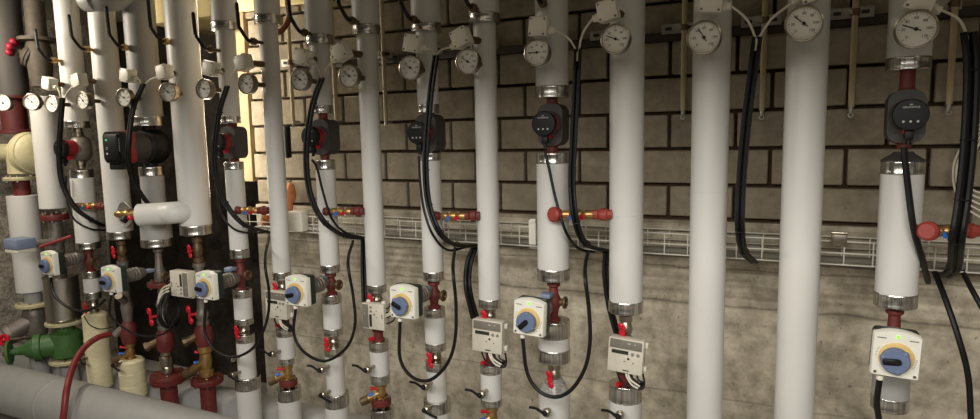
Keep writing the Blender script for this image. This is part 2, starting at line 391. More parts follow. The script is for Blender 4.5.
zc1, zc0 = zp(5, 380, .03), zp(5, 399, .058); zz = zc0-t5.location.z
part('cone_cap', MB().lathe([(.056, 0), (.057, .003), (.045, (zc1-zc0)*.5), (.028, zc1-zc0)], (0, 0, zz), (0, 0, 1), 40, caps=False), 'clear', t5, 'clear plastic cone cap')
zc1, zc0 = zp(1, 152, .03), zp(1, 162, .054); zz = zc0-t1.location.z
part('cone_cap', MB().lathe([(.056, 0), (.055, .004), (.03, (zc1-zc0)*.75), (.024, zc1-zc0)], (0, 0, zz), (0, 0, 1), 40), 'anth', t1, 'dark grey cone cap')

# ------------------------------------------------------------------ thermometers and sensor boxes
def text_mesh(s, size, parent, name, loc, m, rot=(PI/2, 0, 0), align='CENTER'):
    cu = bpy.data.curves.new(name, 'FONT'); cu.body = s; cu.size = size; cu.align_x = align; cu.align_y = 'CENTER'; cu.extrude = .0001
    o = bpy.data.objects.new(name, cu); COL.objects.link(o)
    me = bpy.data.meshes.new_from_object(o.evaluated_get(bpy.context.evaluated_depsgraph_get()))
    bpy.data.objects.remove(o); bpy.data.curves.remove(cu)
    me.materials.clear(); me.materials.append(M[m])
    q = bpy.data.objects.new(name, me); COL.objects.link(q); q.parent = parent; q.location = loc; q.rotation_euler = rot
    return q
def join_text(items, name, parent, m):     # several small texts in one printed mesh
    bm = bmesh.new()
    for s, size, loc in items:
        q = text_mesh(s, size, None, name, (0, 0, 0), m)
        me = q.data; mm = Matrix.Translation(loc)@Matrix.Rotation(PI/2, 4, 'X')
        me.transform(mm); bm.from_mesh(me); bpy.data.objects.remove(q); bpy.data.meshes.remove(me)
    me = bpy.data.meshes.new(name); bm.to_mesh(me); bm.free(); me.materials.append(M[m])
    o = bpy.data.objects.new(name, me); COL.objects.link(o); o.parent = parent
    return o
GR = .05
def make_gauge(val, Ls):
    """origin: centre of the dial; stem runs back (+Y) into the pipe"""
    def f():
        t = thing('thermometer', '', 'thermometer')
        part('case', MB().lathe([(.012, .034), (GR*.9, .034), (GR, .028), (GR, .004), (GR*1.03, 0), (GR*1.03, -.006), (GR*.95, -.008), (GR*.92, -.003), (GR*.9, .002), (.01, .002)], (0, 0, 0), (0, 1, 0), 48), 'steel', t)
        dl = part('dial', MB().cyl(GR*.91, (0, .003, 0), (0, -.0005, 0), 48), 'face', t)
        mk = MB()
        for i in range(25):
            a = math.radians(225-270*i/24); big = i % 4 == 0
            r1 = GR*.84; r0 = GR*(.72 if big else .78); rm = (r0+r1)/2
            mk.box((rm*math.cos(a), -.0008, rm*math.sin(a)), (r1-r0, .0006, .0012 if big else .0006), rot=Matrix.Rotation(-a, 3, 'Y'))
        part('scale_marks', mk, 'ink', dl)
        it = []
        for i in range(7):
            a = math.radians(225-270*i/6); it.append((str(i*20), .0105, (GR*.58*math.cos(a), -.001, GR*.58*math.sin(a))))
        join_text(it, 'scale_numbers', dl, 'ink')
        a = math.radians(225-270*val/120); c, s_ = math.cos(a), math.sin(a)
        nd = MB().cyl(.005, (0, -.0005, 0), (0, -.003, 0), 16)
        nd.tube([(-.013*c, -.002, -.013*s_), (0, -.002, 0), (.034*c, -.002, .034*s_)], .0014, 6, False)
        part('needle', nd, 'ink', t)
        part('stem', MB().cyl(.009, (0, .034, 0), (0, Ls, 0), 16).cyl(.013, (0, Ls-.045, 0), (0, Ls-.005, 0), 6), 'dbrass', t)
        return t
    return f
def make_sensor(t):
    part('housing', MB().box((0, .014, 0), (.056, .03, .056), .004), 'white', t)
    cv = part('cover', MB().box((0, -.009, 0), (.058, .016, .058), .004), 'white', t)
    for a in (-1, 1):
        for b in (-1, 1): part('cover_screw', MB().cyl(.0034, (a*.022, -.0165, b*.022), (a*.022, -.0178, b*.022), 10), 'cast', cv)
gauges = {  # k: box px, roll deg, gland side, gauge px, temperature
 1: ((921, 0), 24, 1, (916, 29), 30), 2: ((812, -9), -20, -1, (804, 23.5), 38), 3: ((712, 2), 8, 1, (704, 37.5), 46), 4: ((608, 11), -10, -1, (615.5, 39), 30),
 5: ((539, 27), 6, 1, (536.8, 52.5), 20), 6: ((461, 37.8), -22, -1, (467.6, 61.5), 34), 7: ((413, 43.6), 12, 1, (410.2, 67.7), 34), 8: ((341, 52), -24, -1, (349, 76), 36),
 9: ((302.5, 57), 18, 1, (300, 79.6), 34), 10: ((242.7, 62.5), -14, -1, (246.5, 83.6), 34), 11: ((210.5, 68.5), 14, 1, (204, 89), 30), 12: ((163.5, 72), -8, -1, (168, 92), 38),
 13: ((127, 75.5), 10, 1, (124, 97.6), 34), 14: ((78, 80.5), -12, -1, (83, 100.5), 42), 15: ((48.5, 83.5), 16, 1, (52, 104), 34), 16: (None, 0, 0, (31.8, 102), 40), 17: (None, 0, 0, (3, 103), 40)}
GLAND = {}
gkinds = {}
for k, (bp, rl, gs, gp, val) in gauges.items():
    Lg = .155
    Yg = YP-Lg
    p = at(gp[0], gp[1], Yg)
    lat = p.x-PX[k]
    dxr = max(-.045, min(.045, lat))
    ang = math.atan2(PX[k]-p.x, Lg)     # stem leads back to the pipe axis
    gk = (val,)
    if gk not in gkinds: gkinds[gk] = Kind(make_gauge(val, Lg-PR[k]*.75 if k > 5 else Lg-.045))
    gkinds[gk]('round white-dialled thermometer on '+N[k], p, (0, 0, -ang*.6), .97 if k < 4 else .91 if k == 4 else .86, 'thermometers')
    if bp is None: continue
    q = at(bp[0], bp[1], YP-.135)
    t = thing('sensor_box', ('white square sensor box above the thermometer on '+N[k]), 'sensor', q, (0, math.radians(rl), 0), 'white sensor boxes', 1.1)
    make_sensor(t)
    part('cable_gland', MB().cyl(.0105, (gs*.026, .01, -.008), (gs*.05, .01, -.008), 12, .002).cyl(.013, (gs*.03, .01, -.008), (gs*.038, .01, -.008), 6), 'white', t)
    # pocket into the pipe
    tl = Matrix.Rotation(-math.radians(rl), 3, 'Y')@Vector((PX[k]-q.x, .135-PR[k]*.6, 0))
    part('immersion_pocket', MB().cyl(.008, (0, .02, 0), tl, 12).cyl(.0125, Vector((0, .02, 0)).lerp(tl, .3), Vector((0, .02, 0)).lerp(tl, .85), 6), 'dbrass', t)
    GLAND[k] = q+Matrix.Rotation(math.radians(rl), 3, 'Y')@Vector((gs*.05, .01, -.008))

# ------------------------------------------------------------------ circulation pumps
def make_pump(shell='anth', metal=False):
    def f():
        t = thing('circulation_pump', '', 'pump')
        for s in (-1, 1):
            part('union', MB().lathe([(.018, .05), (.021, .058), (.021, .068), (.027, .07), (.027, .086), (.022, .09), (.022, .155 if s > 0 else .105)], (0, 0, 0), (0, 0, s), 20), 'steel' if metal else 'rust', t)
        p = [(.03, .052), (.05, .045), (.058, .03), (.0585, -.005), (.055, -.03), (.04, -.04)]
        if metal:
            sh = MB().lathe([(.02, .045), (.04, .04), (.046, .02), (.046, -.02), (.042, -.035), (.03, -.04)], (0, 0, 0), (0, 1, 0), 32).lathe([(.022, -.07), (.044, -.055), (.052, -.03), (.052, .03), (.044, .055), (.022, .07)], (0, .01, 0), (0, 0, 1), 28)
            part('pump_body', sh, shell, t)
        else:
            sh = MB().box((0, .012, 0), (.106, .085, .17), .038, seg=5, axis=1).box((0, .012, 0), (.08, .1, .13), .03, seg=4)
            sh.lathe([(.05, -.028), (.05, -.04), (.047, -.045)], (0, 0, .004), (0, 1, 0), 32)
            part('insulation_shell', sh, shell, t, 'dark grey split insulation shell')
        part('motor_housing', MB().lathe([(.044, -.03), (.044, -.06), (.042, -.078), (.03, -.08)], (0, 0, .004), (0, 1, 0), 36), 'red', t)
        part('motor_bracket', MB().box((0, -.06, -.046), (.03, .035, .02), .005), 'handle', t)
        h = part('control_head', MB().lathe([(.03, .03), (.047, .026), (.0495, .02), (.0495, .006), (.047, .001), (.04, 0)], (0, -.108, .004), (0, 1, 0), 40), 'black', t)
        for dx in (-.019, 0, .019): part('button', MB().cyl(.0035, (dx, -.1075, -.017), (dx, -.1092, -.017), 12), 'lightink', h)
        text_mesh('GRUNDFOS', .0085, h, 'maker_mark', (0, -.1085, .027), 'lightink')
        mk = MB().box((0, -.1085, .036), (.009, .0006, .0014)).box((0, -.1085, .0335), (.005, .0006, .0014))
        part('logo', mk, 'lightink', h)
        part('power_plug', MB().box((0, -.083, -.06), (.026, .026, .03), .005).cyl(.008, (0, -.083, -.07), (0, -.083, -.09), 12), 'black', t)
        return t
    return f
pump = Kind(make_pump())
def pump_at(k, y0, y1, label):
    z = (zp(k, y0)+zp(k, y1))/2
    return pump(label, (PX[k], YP, z), (0, 0, 0), .88, 'round red and black circulation pumps')
def uni(k, y0, y1, kind, loc_z): pass
pump_at(1, 69, 163, 'dark grey pump with round black face, rightmost of the row')
pump_at(5, 96, 153, 'red and black round pump, second pump from the right')
pump_at(7, 113, 154, 'red and black round pump, third pump from the right')
pump_at(9, 113, 161, 'red and black round pump, fourth pump from the right')
pump_at(11, 123, 162, 'red and black round pump, fifth pump from the right')
t = make_pump('cast', True)(); t['label'] = 'leftmost pump, bare grey metal body with red motor'; t.location = (PX[15], YP, (zp(15, 128)+zp(15, 170))/2)
# the big black pump
zb_ = (zp(13, 126)+zp(13, 167))/2
t = thing('circulation_pump', 'big black pump with a long horizontal body and red stripe', 'pump', (PX[13], YP, zb_))
part('pump_body', MB().lathe([(.03, .07), (.075, .065), (.088, .045), (.09, .0), (.086, -.03), (.07, -.045)], (0, 0, 0), (0, 1, 0), 40), 'black', t)
part('motor', MB().lathe([(.07, -.035), (.074, -.05), (.074, -.12), (.066, -.13)], (0, 0, 0), (0, 1, 0), 36), 'anth', t)
part('stripe', MB().box((0, -.135, 0), (.135, .03, .155), .022, seg=3, axis=1), 'red', t, 'red band')
h = part('control_head', MB().box((0, -.172, 0), (.13, .052, .15), .03, seg=5, axis=1).box((0, -.2, 0), (.11, .02, .13), .012), 'black', t)
part('status_light', MB().cyl(.005, (-.02, -.2095, .035), (-.02, -.212, .035), 12), mat('dim_green_led', (60, 200, 130), .4, 0, 0, emit=.6), h)
mk = MB()
for i in range(8): mk.box((.058, -.2005+.0, .04-i*.008), (.0006, .004, .005))
mk.box((-.02, -.2105, 0), (.012, .0006, .002)).box((-.02, -.2105, -.008), (.016, .0006, .002)).box((-.02, -.2105, -.03), (.012, .0006, .008))
part('panel_print', mk, 'lightink', h)
for s in (-1, 1): part('union', MB().cyl(.032, (0, 0, s*.07), (0, 0, s*.105), 24), 'black', t)
part('connector', MB().box((.0, -.17, -.09), (.09, .04, .035), .006), 'black', t)

# ------------------------------------------------------------------ valves, actuators, meters
def fit(k, y0, y1, r=1): return zp(k, y0, .03), zp(k, y1, .03)
def ball_valve(k, y0, y1, label, body='steel', hx=-.012):
    a, b = fit(k, y0, y1); h = max(a-b, .03); m = (a+b)/2
    t = thing('ball_valve', label, 'valve', (PX[k], YP, b), group='small red-handled ball valves')
    part('valve_body', MB().lathe([(.02, 0), (.024, .001), (.024, h*.22), (.018, h*.25), (.023, h*.4), (.025, h*.5), (.023, h*.6), (.018, h*.75), (.024, h*.78), (.024, h-.001), (.02, h)], (0, 0, 0), (0, 0, 1), 20), body, t)
    part('stem', MB().cyl(.007, (0, -.02, h*.5), (0, -.045, h*.5), 12), body, t)
    hd = MB(); s = .03
    hd.box((0, -.047, h*.5), (.011, .006, s*1.6), .003, rot=Matrix.Rotation(.25, 3, 'Y')).ball(.0105, (-.005, -.048, h*.5+s*.72), (1, .5, 1.2), 12).ball(.0105, (.005, -.048, h*.5-s*.72), (1, .5, 1.2), 12).cyl(.011, (0, -.043, h*.5), (0, -.053, h*.5), 14)
    part('handle', hd, 'handle', t, 'red butterfly handle')
    return t
ball_valve(4, 317, 345, 'red-handled ball valve just above the rightmost heat meter')
ball_valve(6, 310, 325, 'red-handled ball valve just above the second meter from the right')
ball_valve(8, 294, 307, 'red-handled ball valve just above the third meter from the right')
ball_valve(10, 281, 296, 'red-handled ball valve partly behind the fourth actuator from the right')
ball_valve(5, 366, 390, 'red-handled ball valve standing in the clear plastic cone')
ball_valve(7, 353, 365, 'red-handled ball valve low on the seventh pipe from the right')
ball_valve(9, 337, 350, 'red-handled ball valve low on the ninth pipe from the right')
ball_valve(11, 326, 337, 'red-handled ball valve low on the eleventh pipe from the right')
ball_valve(12, 237, 264, 'red-handled ball valve under the thick pipe with the side elbow', 'dbrass')
ball_valve(14, 241, 262, 'red-handled ball valve under the pipe left of the big black pump', 'dbrass')
ball_valve(15, 300, 314, 'red-handled ball valve above the left cream foam foot')
for k, a, b in ((4, 376, 390), (6, 352, 368), (8, 331, 344), (10, 318, 330)):
    z1, z0 = fit(k, a, b)
    s = thing('flow_sensor', 'dark red fitting below the meter on '+N[k], 'fitting', (PX[k], YP, z0))
    part('fitting_body', MB().lathe([(.022, 0), (.026, .003), (.026, .015), (.02, .02), (.02, z1-z0-.01), (.026, z1-z0-.008), (.026, z1-z0+.01)], (0, 0, 0), (0, 0, 1), 20), 'rust', s)
    part('drain_screw', MB().cyl(.008, (-.01, -.02, .02), (-.02, -.04, .02), 10), 'handle', s)

def make_act():
    """origin on the valve axis, knob towards -Y"""
    t = thing('valve_actuator', '', 'actuator')
    part('back_housing', MB().box((0, -.185, 0), (.112, .035, .128), .012, seg=3, axis=1), 'green', t, 'dark green rear half of the housing')
    fr = MB()
    import_pts = []
    w, hgt = .058, .064
    # front cover with an arched top edge
    ol = [(-w, -hgt*.96), (-w+.006, -hgt), (w-.006, -hgt), (w, -hgt*.96), (w, hgt*.84)]
    for i in range(9): 
        x = w*(1-2*i/8)*.97; ol.append((x, hgt*.9+.012*(1-(x/w)**2)))
    ol.append((-w, hgt*.84))
    ya, yb = -.2, -.226
    A = [fr.bm.verts.new((x, ya, z)) for x, z in ol]; B = [fr.bm.verts.new((x*.985, yb+.003, z*.985)) for x, z in ol]; C = [fr.bm.verts.new((x*.95, yb, z*.95)) for x, z in ol]
    for a, b in ((A, B), (B, C)):
        for i in range(len(ol)): fr.bm.faces.new((a[i], a[(i+1) % len(ol)], b[(i+1) % len(ol)], b[i]))
    fr.bm.faces.new(C[::-1]); fr.bm.faces.new(A)
    f = part('front_cover', fr, 'cover', t, 'off-white front cover with arched top')
    part('scale_ring', MB().lathe([(.02, .0), (.0425, 0), (.0425, -.004), (.039, -.0055), (.02, -.0055)], (0, -.226, -.006), (0, 1, 0), 40), 'yellow', f)
    kb = MB().lathe([(.02, 0), (.036, 0), (.035, -.017), (.032, -.02), (.01, -.0205)], (0, 0, 0), (0, 1, 0), 36)
    for a in (40, 160, 280):
        c = math.radians(a); kb.ball(.0085, (.031*math.cos(c), -.014, .031*math.sin(c)), (1, .9, 1), 12)
    n = part('knob', kb, 'knob', t, 'round blue-grey setting knob'); n.location = (-.003, -.23, -.011)
    part('pointer', MB().box((-.0105, -.022, 0), (.042, .006, .018), .005).cyl(.0085, (.005, -.018, .0), (.005, -.0255, .0), 16), 'black', n, 'black pointer')
    part('indicator_light', MB().cyl(.004, (0, -.225, .053), (0, -.2285, .053), 14), 'led', f)
    for sx in (-1, 1): part('screw', MB().cyl(.0042, (sx*.047, -.2255, -.053), (sx*.047, -.2275, -.053), 12), 'steel', f)
    mk = MB()
    for sx in (-1, 1):
        mk.box((sx*.038, -.2262, .046), (.022, .0005, .0022))
    for i in range(6):
        for base in (165, 345):
            a = math.radians(base+i*6-15); mk.box((.048*math.cos(a), -.2262, -.006+.048*math.sin(a)), (.004, .0005, .0011), rot=Matrix.Rotation(-a, 3, 'Y'))
    part('scale_print', mk, 'ink', f)
    part('cable_gland', MB().cyl(.009, (-.03, -.2, -.062), (-.03, -.2, -.085), 12, .002), 'white', t)
    nk = [(.035, -.17)]
    y = -.17
    while y < -.07:
        nk += [(.035, y+.002), (.035, y+.012), (.031, y+.013), (.031, y+.016)]; y += .017
    nk.append((.024, -.04))
    part('linkage', MB().lathe(nk, (0, 0, 0), (0, 1, 0), 24), 'cast', t)
    return t
act = Kind(make_act); ACT = {}
AX = {1: -.02, 5: -.012, 7: -.008, 9: 0, 11: .012}
def mixing_valve(k, y0, y1, ya, label, alabel, rot=0, m='rust'):
    a, b = fit(k, y0, y1); h = a-b
    za = zat(PX[k], YP-.23, ya)
    t = thing('mixing_valve', label, 'valve', (PX[k], YP, b), group='red mixing valves')
    zc = za-b
    part('valve_body', MB().lathe([(.018, 0), (.026, .002), (.026, .012), (.016, .02), (.018, h*.3), (.027, h*.42), (.028, h*.5), (.027, h*.58), (.018, h*.7), (.016, h-.022), (.024, h-.016), (.024, h-.002), (.018, h)], (0, 0, 0), (0, 0, 1), 24), m, t)
    part('third_port', MB().cyl(.014, (.01, .0, h*.5), (.042, 0, h*.5), 20).torus(.018, .006, (.044, 0, h*.5), (1, 0, 0), 20, 8), 'dbrass', t)
    part('bracket_clip', MB().box((-.005, -.055, h*.5+.036), (.036, .045, .016), .004).box((-.02, -.055, h*.5+.034), (.014, .04, .022), .003), 'bluegrey', t, 'blue-grey clip')
    xo = AX.get(k, 0)
    g = act(alabel, (PX[k]+xo, YP-(.05 if k == 13 else 0), za), (0, rot, 0), .97, group='blue-knobbed valve actuators')
    for ch in g.children:
        if ch.name.startswith('knob'): ch.rotation_euler.y = {1: -.1, 5: -.8, 7: .45, 9: -.25, 11: .1}.get(k, 0)
    ACT[k] = Vector((PX[k]+xo, YP-(.05 if k == 13 else 0), za))+Matrix.Rotation(rot, 3, 'Y')@Vector((-.03, -.2, -.083))*.97
    return t
mixing_valve(1, 310, 388, 358, 'red valve body behind the rightmost actuator', 'cream actuator with blue knob, rightmost of the row', .04)
mixing_valve(5, 283, 324, 319.5, 'red valve body behind the second actuator from the right', 'cream actuator with blue knob, second from the right', .05)
mixing_valve(7, 282, 311, 303.5, 'red valve body beside the third actuator from the right', 'cream actuator with blue knob, third from the right')
mixing_valve(9, 274, 297, 292, 'red valve body beside the fourth actuator from the right', 'cream actuator with blue knob, fourth from the right')
mixing_valve(11, 259, 292, 286.5, 'red valve body beside the fifth actuator from the right', 'cream actuator with blue knob, fifth from the right')
mixing_valve(13, 249, 304, 278, 'grey iron valve body low under the big black pump', 'cream actuator with blue knob, below the side elbow, second from left', m='cast')
mixing_valve(15, 250, 273, 264, 'red valve body below the leftmost pump', 'cream actuator above the polished steel cylinder, leftmost of the row')

def make_meter():
    """origin centre of the front"""
    t = thing('heat_meter', '', 'meter')
    part('housing', MB().box((0, .022, 0), (.128, .044, .128), .005), 'mfront', t)
    f = part('front_frame', MB().box((0, -.001, 0), (.13, .008, .13), .004), 'mfront', t)
    part('top_panel', MB().box((0, -.0055, .044), (.118, .003, .034), .001), 'mgrey', f, 'grey upper panel')
    d = part('display', MB().box((-.02, -.006, .014), (.062, .003, .014), .001), 'lcd', f)
    for dx in (.026, .046): part('button', MB().torus(.0055, .0011, (dx, -.0055, .011), (0, 1, 0), 16, 6).cyl(.003, (dx, -.005, .011), (dx, -.0068, .011), 10), 'cast', f)
    part('optical_port', MB().cyl(.0045, (.012, -.004, -.008), (.012, -.0062, -.008), 14), 'ink', f)
    for bx, bz, bw in ((-.002, -.02, .005), (.03, -.022, .004), (.005, -.054, .022)): part('front_print', MB().box((bx, -.0055, bz), (bw, .001, .004)), 'ink', f)
    mk = MB().box((.012, -.0072, .05), (.01, .0006, .003)).box((.034, -.0072, .05), (.004, .0006, .004))
    part('top_print', mk, 'lightink', f)
    for i, x in enumerate((-.035, -.005, .02, .04)):
        part('lead', MB().tube([(x, .02, -.06), (x+.01, .012, -.085), (x+.03, .016, -.112+.006*i), (.058, .022, -.125+.008*i), (.07, .03, -.105), (.06, .04, -.07)], .0036, 8), 'black', t)
    for q in (0, .009):
        part('lead', MB().tube([(q, .012, -.06), (.012+q, .004, -.085), (.03+q, .006, -.108+q), (.052+q*.6, .01, -.118+q)], .0036, 8), 'whitecable', t, 'white lead')
    for zz in (.045, -.045): part('wall_clip', MB().box((.069, .03, zz), (.012, .02, .02), .003), 'white', t)
    return t
meter = Kind(make_meter)
for (px, py), sc, lab, rr in (((625.5, 356), .93, 'grey and white heat meter, rightmost, under the fourth pipe', .06), ((487.3, 336.5), .96, 'grey and white heat meter, second from right, under the sixth pipe', .03),
                         ((373.5, 316.5), .84, 'heat meter turned on its side under the eighth pipe', -PI/2), ((276.5, 305), .96, 'heat meter half hidden by the fourth actuator from the right', .02)):
    meter(lab, at(px, py, YP-.075), (0, rr, 0), sc, 'heat meters')
m5 = meter('heat meter turned on its side, left of the fifth actuator', at(180, 284, YP-.1), (0, PI/2, 0), .98, 'heat meters')

# brass balancing valves with red and blue test caps
def balancing(k, y0, y1, label, flange=None, r=1.0):
    a, b = fit(k, y0, y1); h = a-b
    t = thing('balancing_valve', label, 'valve', (PX[k], YP, b), group='brass balancing valves')
    part('valve_body', MB().lathe([(.02, 0), (.026*r, .002), (.026*r, h*.2), (.019*r, h*.25), (.023*r, h*.5), (.019*r, h*.75), (.026*r, h*.8), (.026*r, h)], (0, 0, 0), (0, 0, 1), 16)
         .cyl(.016*r, (0, -.01, h*.5), (-.045*r, -.035, h*.2), 16), 'brass', t)
    part('bonnet', MB().cyl(.019*r, (-.04*r, -.033, h*.22), (-.07*r, -.05, h*.05), 14, .002), 'dbrass', t)
    part('test_point', MB().cyl(.005, (0, -.015, h*.75), (-.018, -.032, h*.82), 10).cyl(.0075, (-.018, -.032, h*.82), (-.027, -.04, h*.85), 10), 'handle', t, 'red test cap')
    part('test_point', MB().cyl(.005, (0, -.015, h*.5), (-.022, -.036, h*.5), 10).cyl(.0075, (-.022, -.036, h*.5), (-.032, -.044, h*.5), 10), 'blue', t, 'blue test cap')
    return t
balancing(6, 408, 432, 'brass valve at the bottom edge under the sixth pipe')
balancing(8, 386, 404, 'brass valve with red and blue caps under the eighth pipe')
balancing(10, 366, 384, 'brass valve with red and blue caps under the tenth pipe')
balancing(12, 347, 378, 'large brass valve low on the pipe with the side elbow', r=1.35)
balancing(14, 344, 363, 'brass valve on top of the right cream foam foot')

def flange(k, y0, y1, r, label, m='rust', bolts=6, pipe_to=None, pm='rust', bolt=True):
    z1, z0 = zp(k, y0, r), zp(k, y1, r); h = max((z1-z0)*.5, .022); z0 = (z1+z0)/2-h/2
    t = thing('pipe_flange', label, 'flange', (PX[k], YP, z0), group='bolted pipe flanges')
    part('flange_ring', MB().lathe([(r*.5, 0), (r, .001), (r*1.03, h*.2), (r*1.03, h*.42), (r*.99, h*.46), (r*.99, h*.54), (r*1.03, h*.58), (r*1.03, h*.8), (r, h-.001), (r*.5, h)], (0, 0, 0), (0, 0, 1), 36), m, t)
    for i in range(bolts):
        a = 2*PI*(i+.3)/bolts
        c = Vector((r*.8*math.cos(a), r*.8*math.sin(a), 0))
        part('bolt', MB().cyl(.007, c+Vector((0, 0, -.009)), c+Vector((0, 0, h+.009)), 6), 'steel', t)
    if pipe_to is not None:
        part('pipe_neck', MB().cyl(r*.5, (0, 0, 0), (0, 0, zp(k, pipe_to, r*.5)-z0), 28), pm, t)
    return t
flange(8, 398, 412, .042, 'oxide red flange at the bottom under the eighth pipe')
flange(10, 379, 391, .04, 'oxide red flange low under the tenth pipe')
flange(12, 379, 391, .075, 'big oxide red flange low on the pipe with the side elbow', pipe_to=425)
flange(13, 374, 392, .085, 'biggest oxide red flange, bottom left, below the big black pump', pipe_to=425)
flange(13, 281, 291, .062, 'small oxide red flange below the second actuator from the left')
flange(16, 212, 224, .07, 'oxide red flange under the short far-left white pipe', pipe_to=282, pm='cast')
flange(17, 176, 182, .085, 'cream flange above the wide far-left white pipe', 'creamcast', pipe_to=196)
flange(17, 303, 311, .09, 'cream flange below the wide far-left white pipe', 'creamcast', pipe_to=290, pm='gjacket')
flange(16, 322, 329, .095, 'pale flange between the steel cylinder and the green valve', 'creamcast', pipe_to=345, pm='valvegreen')
flange(16, 361, 367, .095, 'pale flange under the green valve', 'creamcast', pipe_to=400, pm='gjacket')

# lower-left inner lines: strainers and steel spools
for k, y0, y1, lab, hy, ym in ((12, 264, 348, 'steel and maroon strainer line with red handle low under the side elbow', 315, 326), (13, 304, 375, 'steel and maroon strainer line with red handle below the big black pump', 317, 331)):
    z1, z0 = zp(k, y0, .03), zp(k, y1, .03); zm = zp(k, ym, .03)-z0; h = z1-z0
    t = thing('strainer', lab, 'strainer', (PX[k], YP, z0))
    part('line_pipe', MB().lathe([(.02, zm), (.03, zm+.002), (.03, zm+.02), (.022, zm+.024), (.03, zm+.04), (.032, zm+.055), (.026, zm+.07), (.022, zm+.09), (.022, h-.02), (.03, h-.018), (.03, h)], (0, 0, 0), (0, 0, 1), 24), 'cast', t)
    zl = zm*.5 if k == 13 else .0
    part('strainer_body', MB().lathe([(.028, zl), (.036, zl+.004), (.046, zl+(zm-zl)*.3), (.042, zl+(zm-zl)*.8), (.028, zm)], (0, 0, 0), (0, 0, 1), 24), 'rust', t)
    part('strainer_leg', MB().cyl(.02, (0, 0, zl+(zm-zl)*.6), (-.05, -.06, zl+(zm-zl)*.35), 18).cyl(.025, (-.05, -.06, zl+(zm-zl)*.35), (-.06, -.072, zl+(zm-zl)*.3), 8), 'dbrass', t)
    zz = zp(k, hy, .04)-z0
    part('handle', MB().box((-.03, -.05, zz), (.014, .01, .06), .004).ball(.015, (-.037, -.05, zz+.03), (1, .6, 1.2), 12).ball(.015, (-.023, -.05, zz-.03), (1, .6, 1.2), 12).cyl(.007, (0, 0, zz), (-.03, -.05, zz), 10), 'handle', t, 'red butterfly handle')
    if k == 13: part('steel_sleeve', MB().lathe([(.026, 0), (.03, .005), (.03, zl*.3), (.026, zl*.35), (.034, zl*.4), (.034, zl*.8), (.026, zl*.85), (.026, zl+.01)], (0, 0, 0), (0, 0, 1), 24), 'steel', t)
z1, z0 = zp(14, 262, .03), zp(14, 345, .03); h = z1-z0
t = thing('strainer', 'grey and maroon strainer line above the right cream foam foot', 'strainer', (PX[14], YP, z0))
part('line_pipe', MB().lathe([(.022, h*.26), (.024, h*.3), (.03, h*.45), (.022, h*.55), (.022, h*.9), (.03, h)], (0, 0, 0), (0, 0, 1), 24), 'cast', t)
part('strainer_body', MB().lathe([(.026, 0), (.034, .004), (.042, h*.1), (.038, h*.22), (.022, h*.28)], (0, 0, 0), (0, 0, 1), 24), 'rust', t)
part('strainer_leg', MB().cyl(.02, (0, 0, h*.25), (-.045, -.05, h*.12), 16), 'cast', t)
part('side_port', MB().cyl(.02, (.0, -.0, h*.5), (.03, -.06, h*.62), 12), 'cast', t)

# vent cocks: brass stem out of the pipe towards the room with a black lever
def cock(k, yz, tip, label, lev='up', m='steel', L=.105):
    r = PR[k]
    Yc = YP-L
    z = zat(PX[k], Yc, yz)
    t = thing('vent_cock', label, 'cock', (PX[k], Yc, z), group='black-lever vent cocks')
    part('cock_body', MB().cyl(.008, (0, L-r*.7, 0), (0, 0, 0), 12).lathe([(.008, .0), (.0145, .005), (.016, .015), (.0145, .025), (.008, .03)], (0, 0, 0), (0, 1, 0), 14), m, t)
    if lev == 'up':
        pts = [(0, .012, 0), (0, -.012, .0), (-.004, -.03, .02), (-.012, -.05, .055), (-.012, -.052, .085), (-.012, -.054, tip)]
        w = MB().tube(pts[:4], .0075, 8, True, 2).tube(pts[3:], .0082, 8, False).ball(.0085, pts[-1], (1, 1, 1.6), 10)
    elif lev == 'left':
        w = MB().tube([(0, -.005, 0), (-.012, -.012, .012), (-.03, -.015, .022), (-.055, -.015, .022)], .005, 8).ball(.01, (0, -.004, .004), (1, 1, 1), 10)
    else:
        w = MB().tube([(-.005, -.005, .004), (.02, -.012, 0), (.065, -.014, -.012)], .0055, 8).ball(.01, (0, -.004, .004), (1, 1, 1), 10)
    part('lever', w, 'black', t, 'black lever')
    return t
for k, y, tip in ((5, 2, .13), (6, 7, .13), (7, 19, .13), (8, 20, .13), (9, 32, .13), (10, 41, .14), (11, 49, .14), (12, 41, .17), (13, 47, .17), (14, 49, .15), (15, 60, .14)):
    cock(k, y, tip, 'black-lever vent cock near the top of '+N[k], m='brass' if k > 11 else 'dbrass')
for k, y in ((4, 417), (5, 414), (6, 396), (8, 371), (10, 355)):
    cock(k, y, 0, 'low drain cock with left-pointing black lever on '+N[k], 'left', L=.1)
for k, y in ((7, 388), (9, 371), (11, 360)):
    cock(k, y, 0, 'small upper drain cock below the cable loop on '+N[k], 'left', L=.1)
for k, y in ((7, 411), (9, 396), (11, 376), (15, 360), (14, 366)):
    cock(k, y, 0, 'low drain cock with right-pointing black lever on '+N[k], 'right', L=.1)

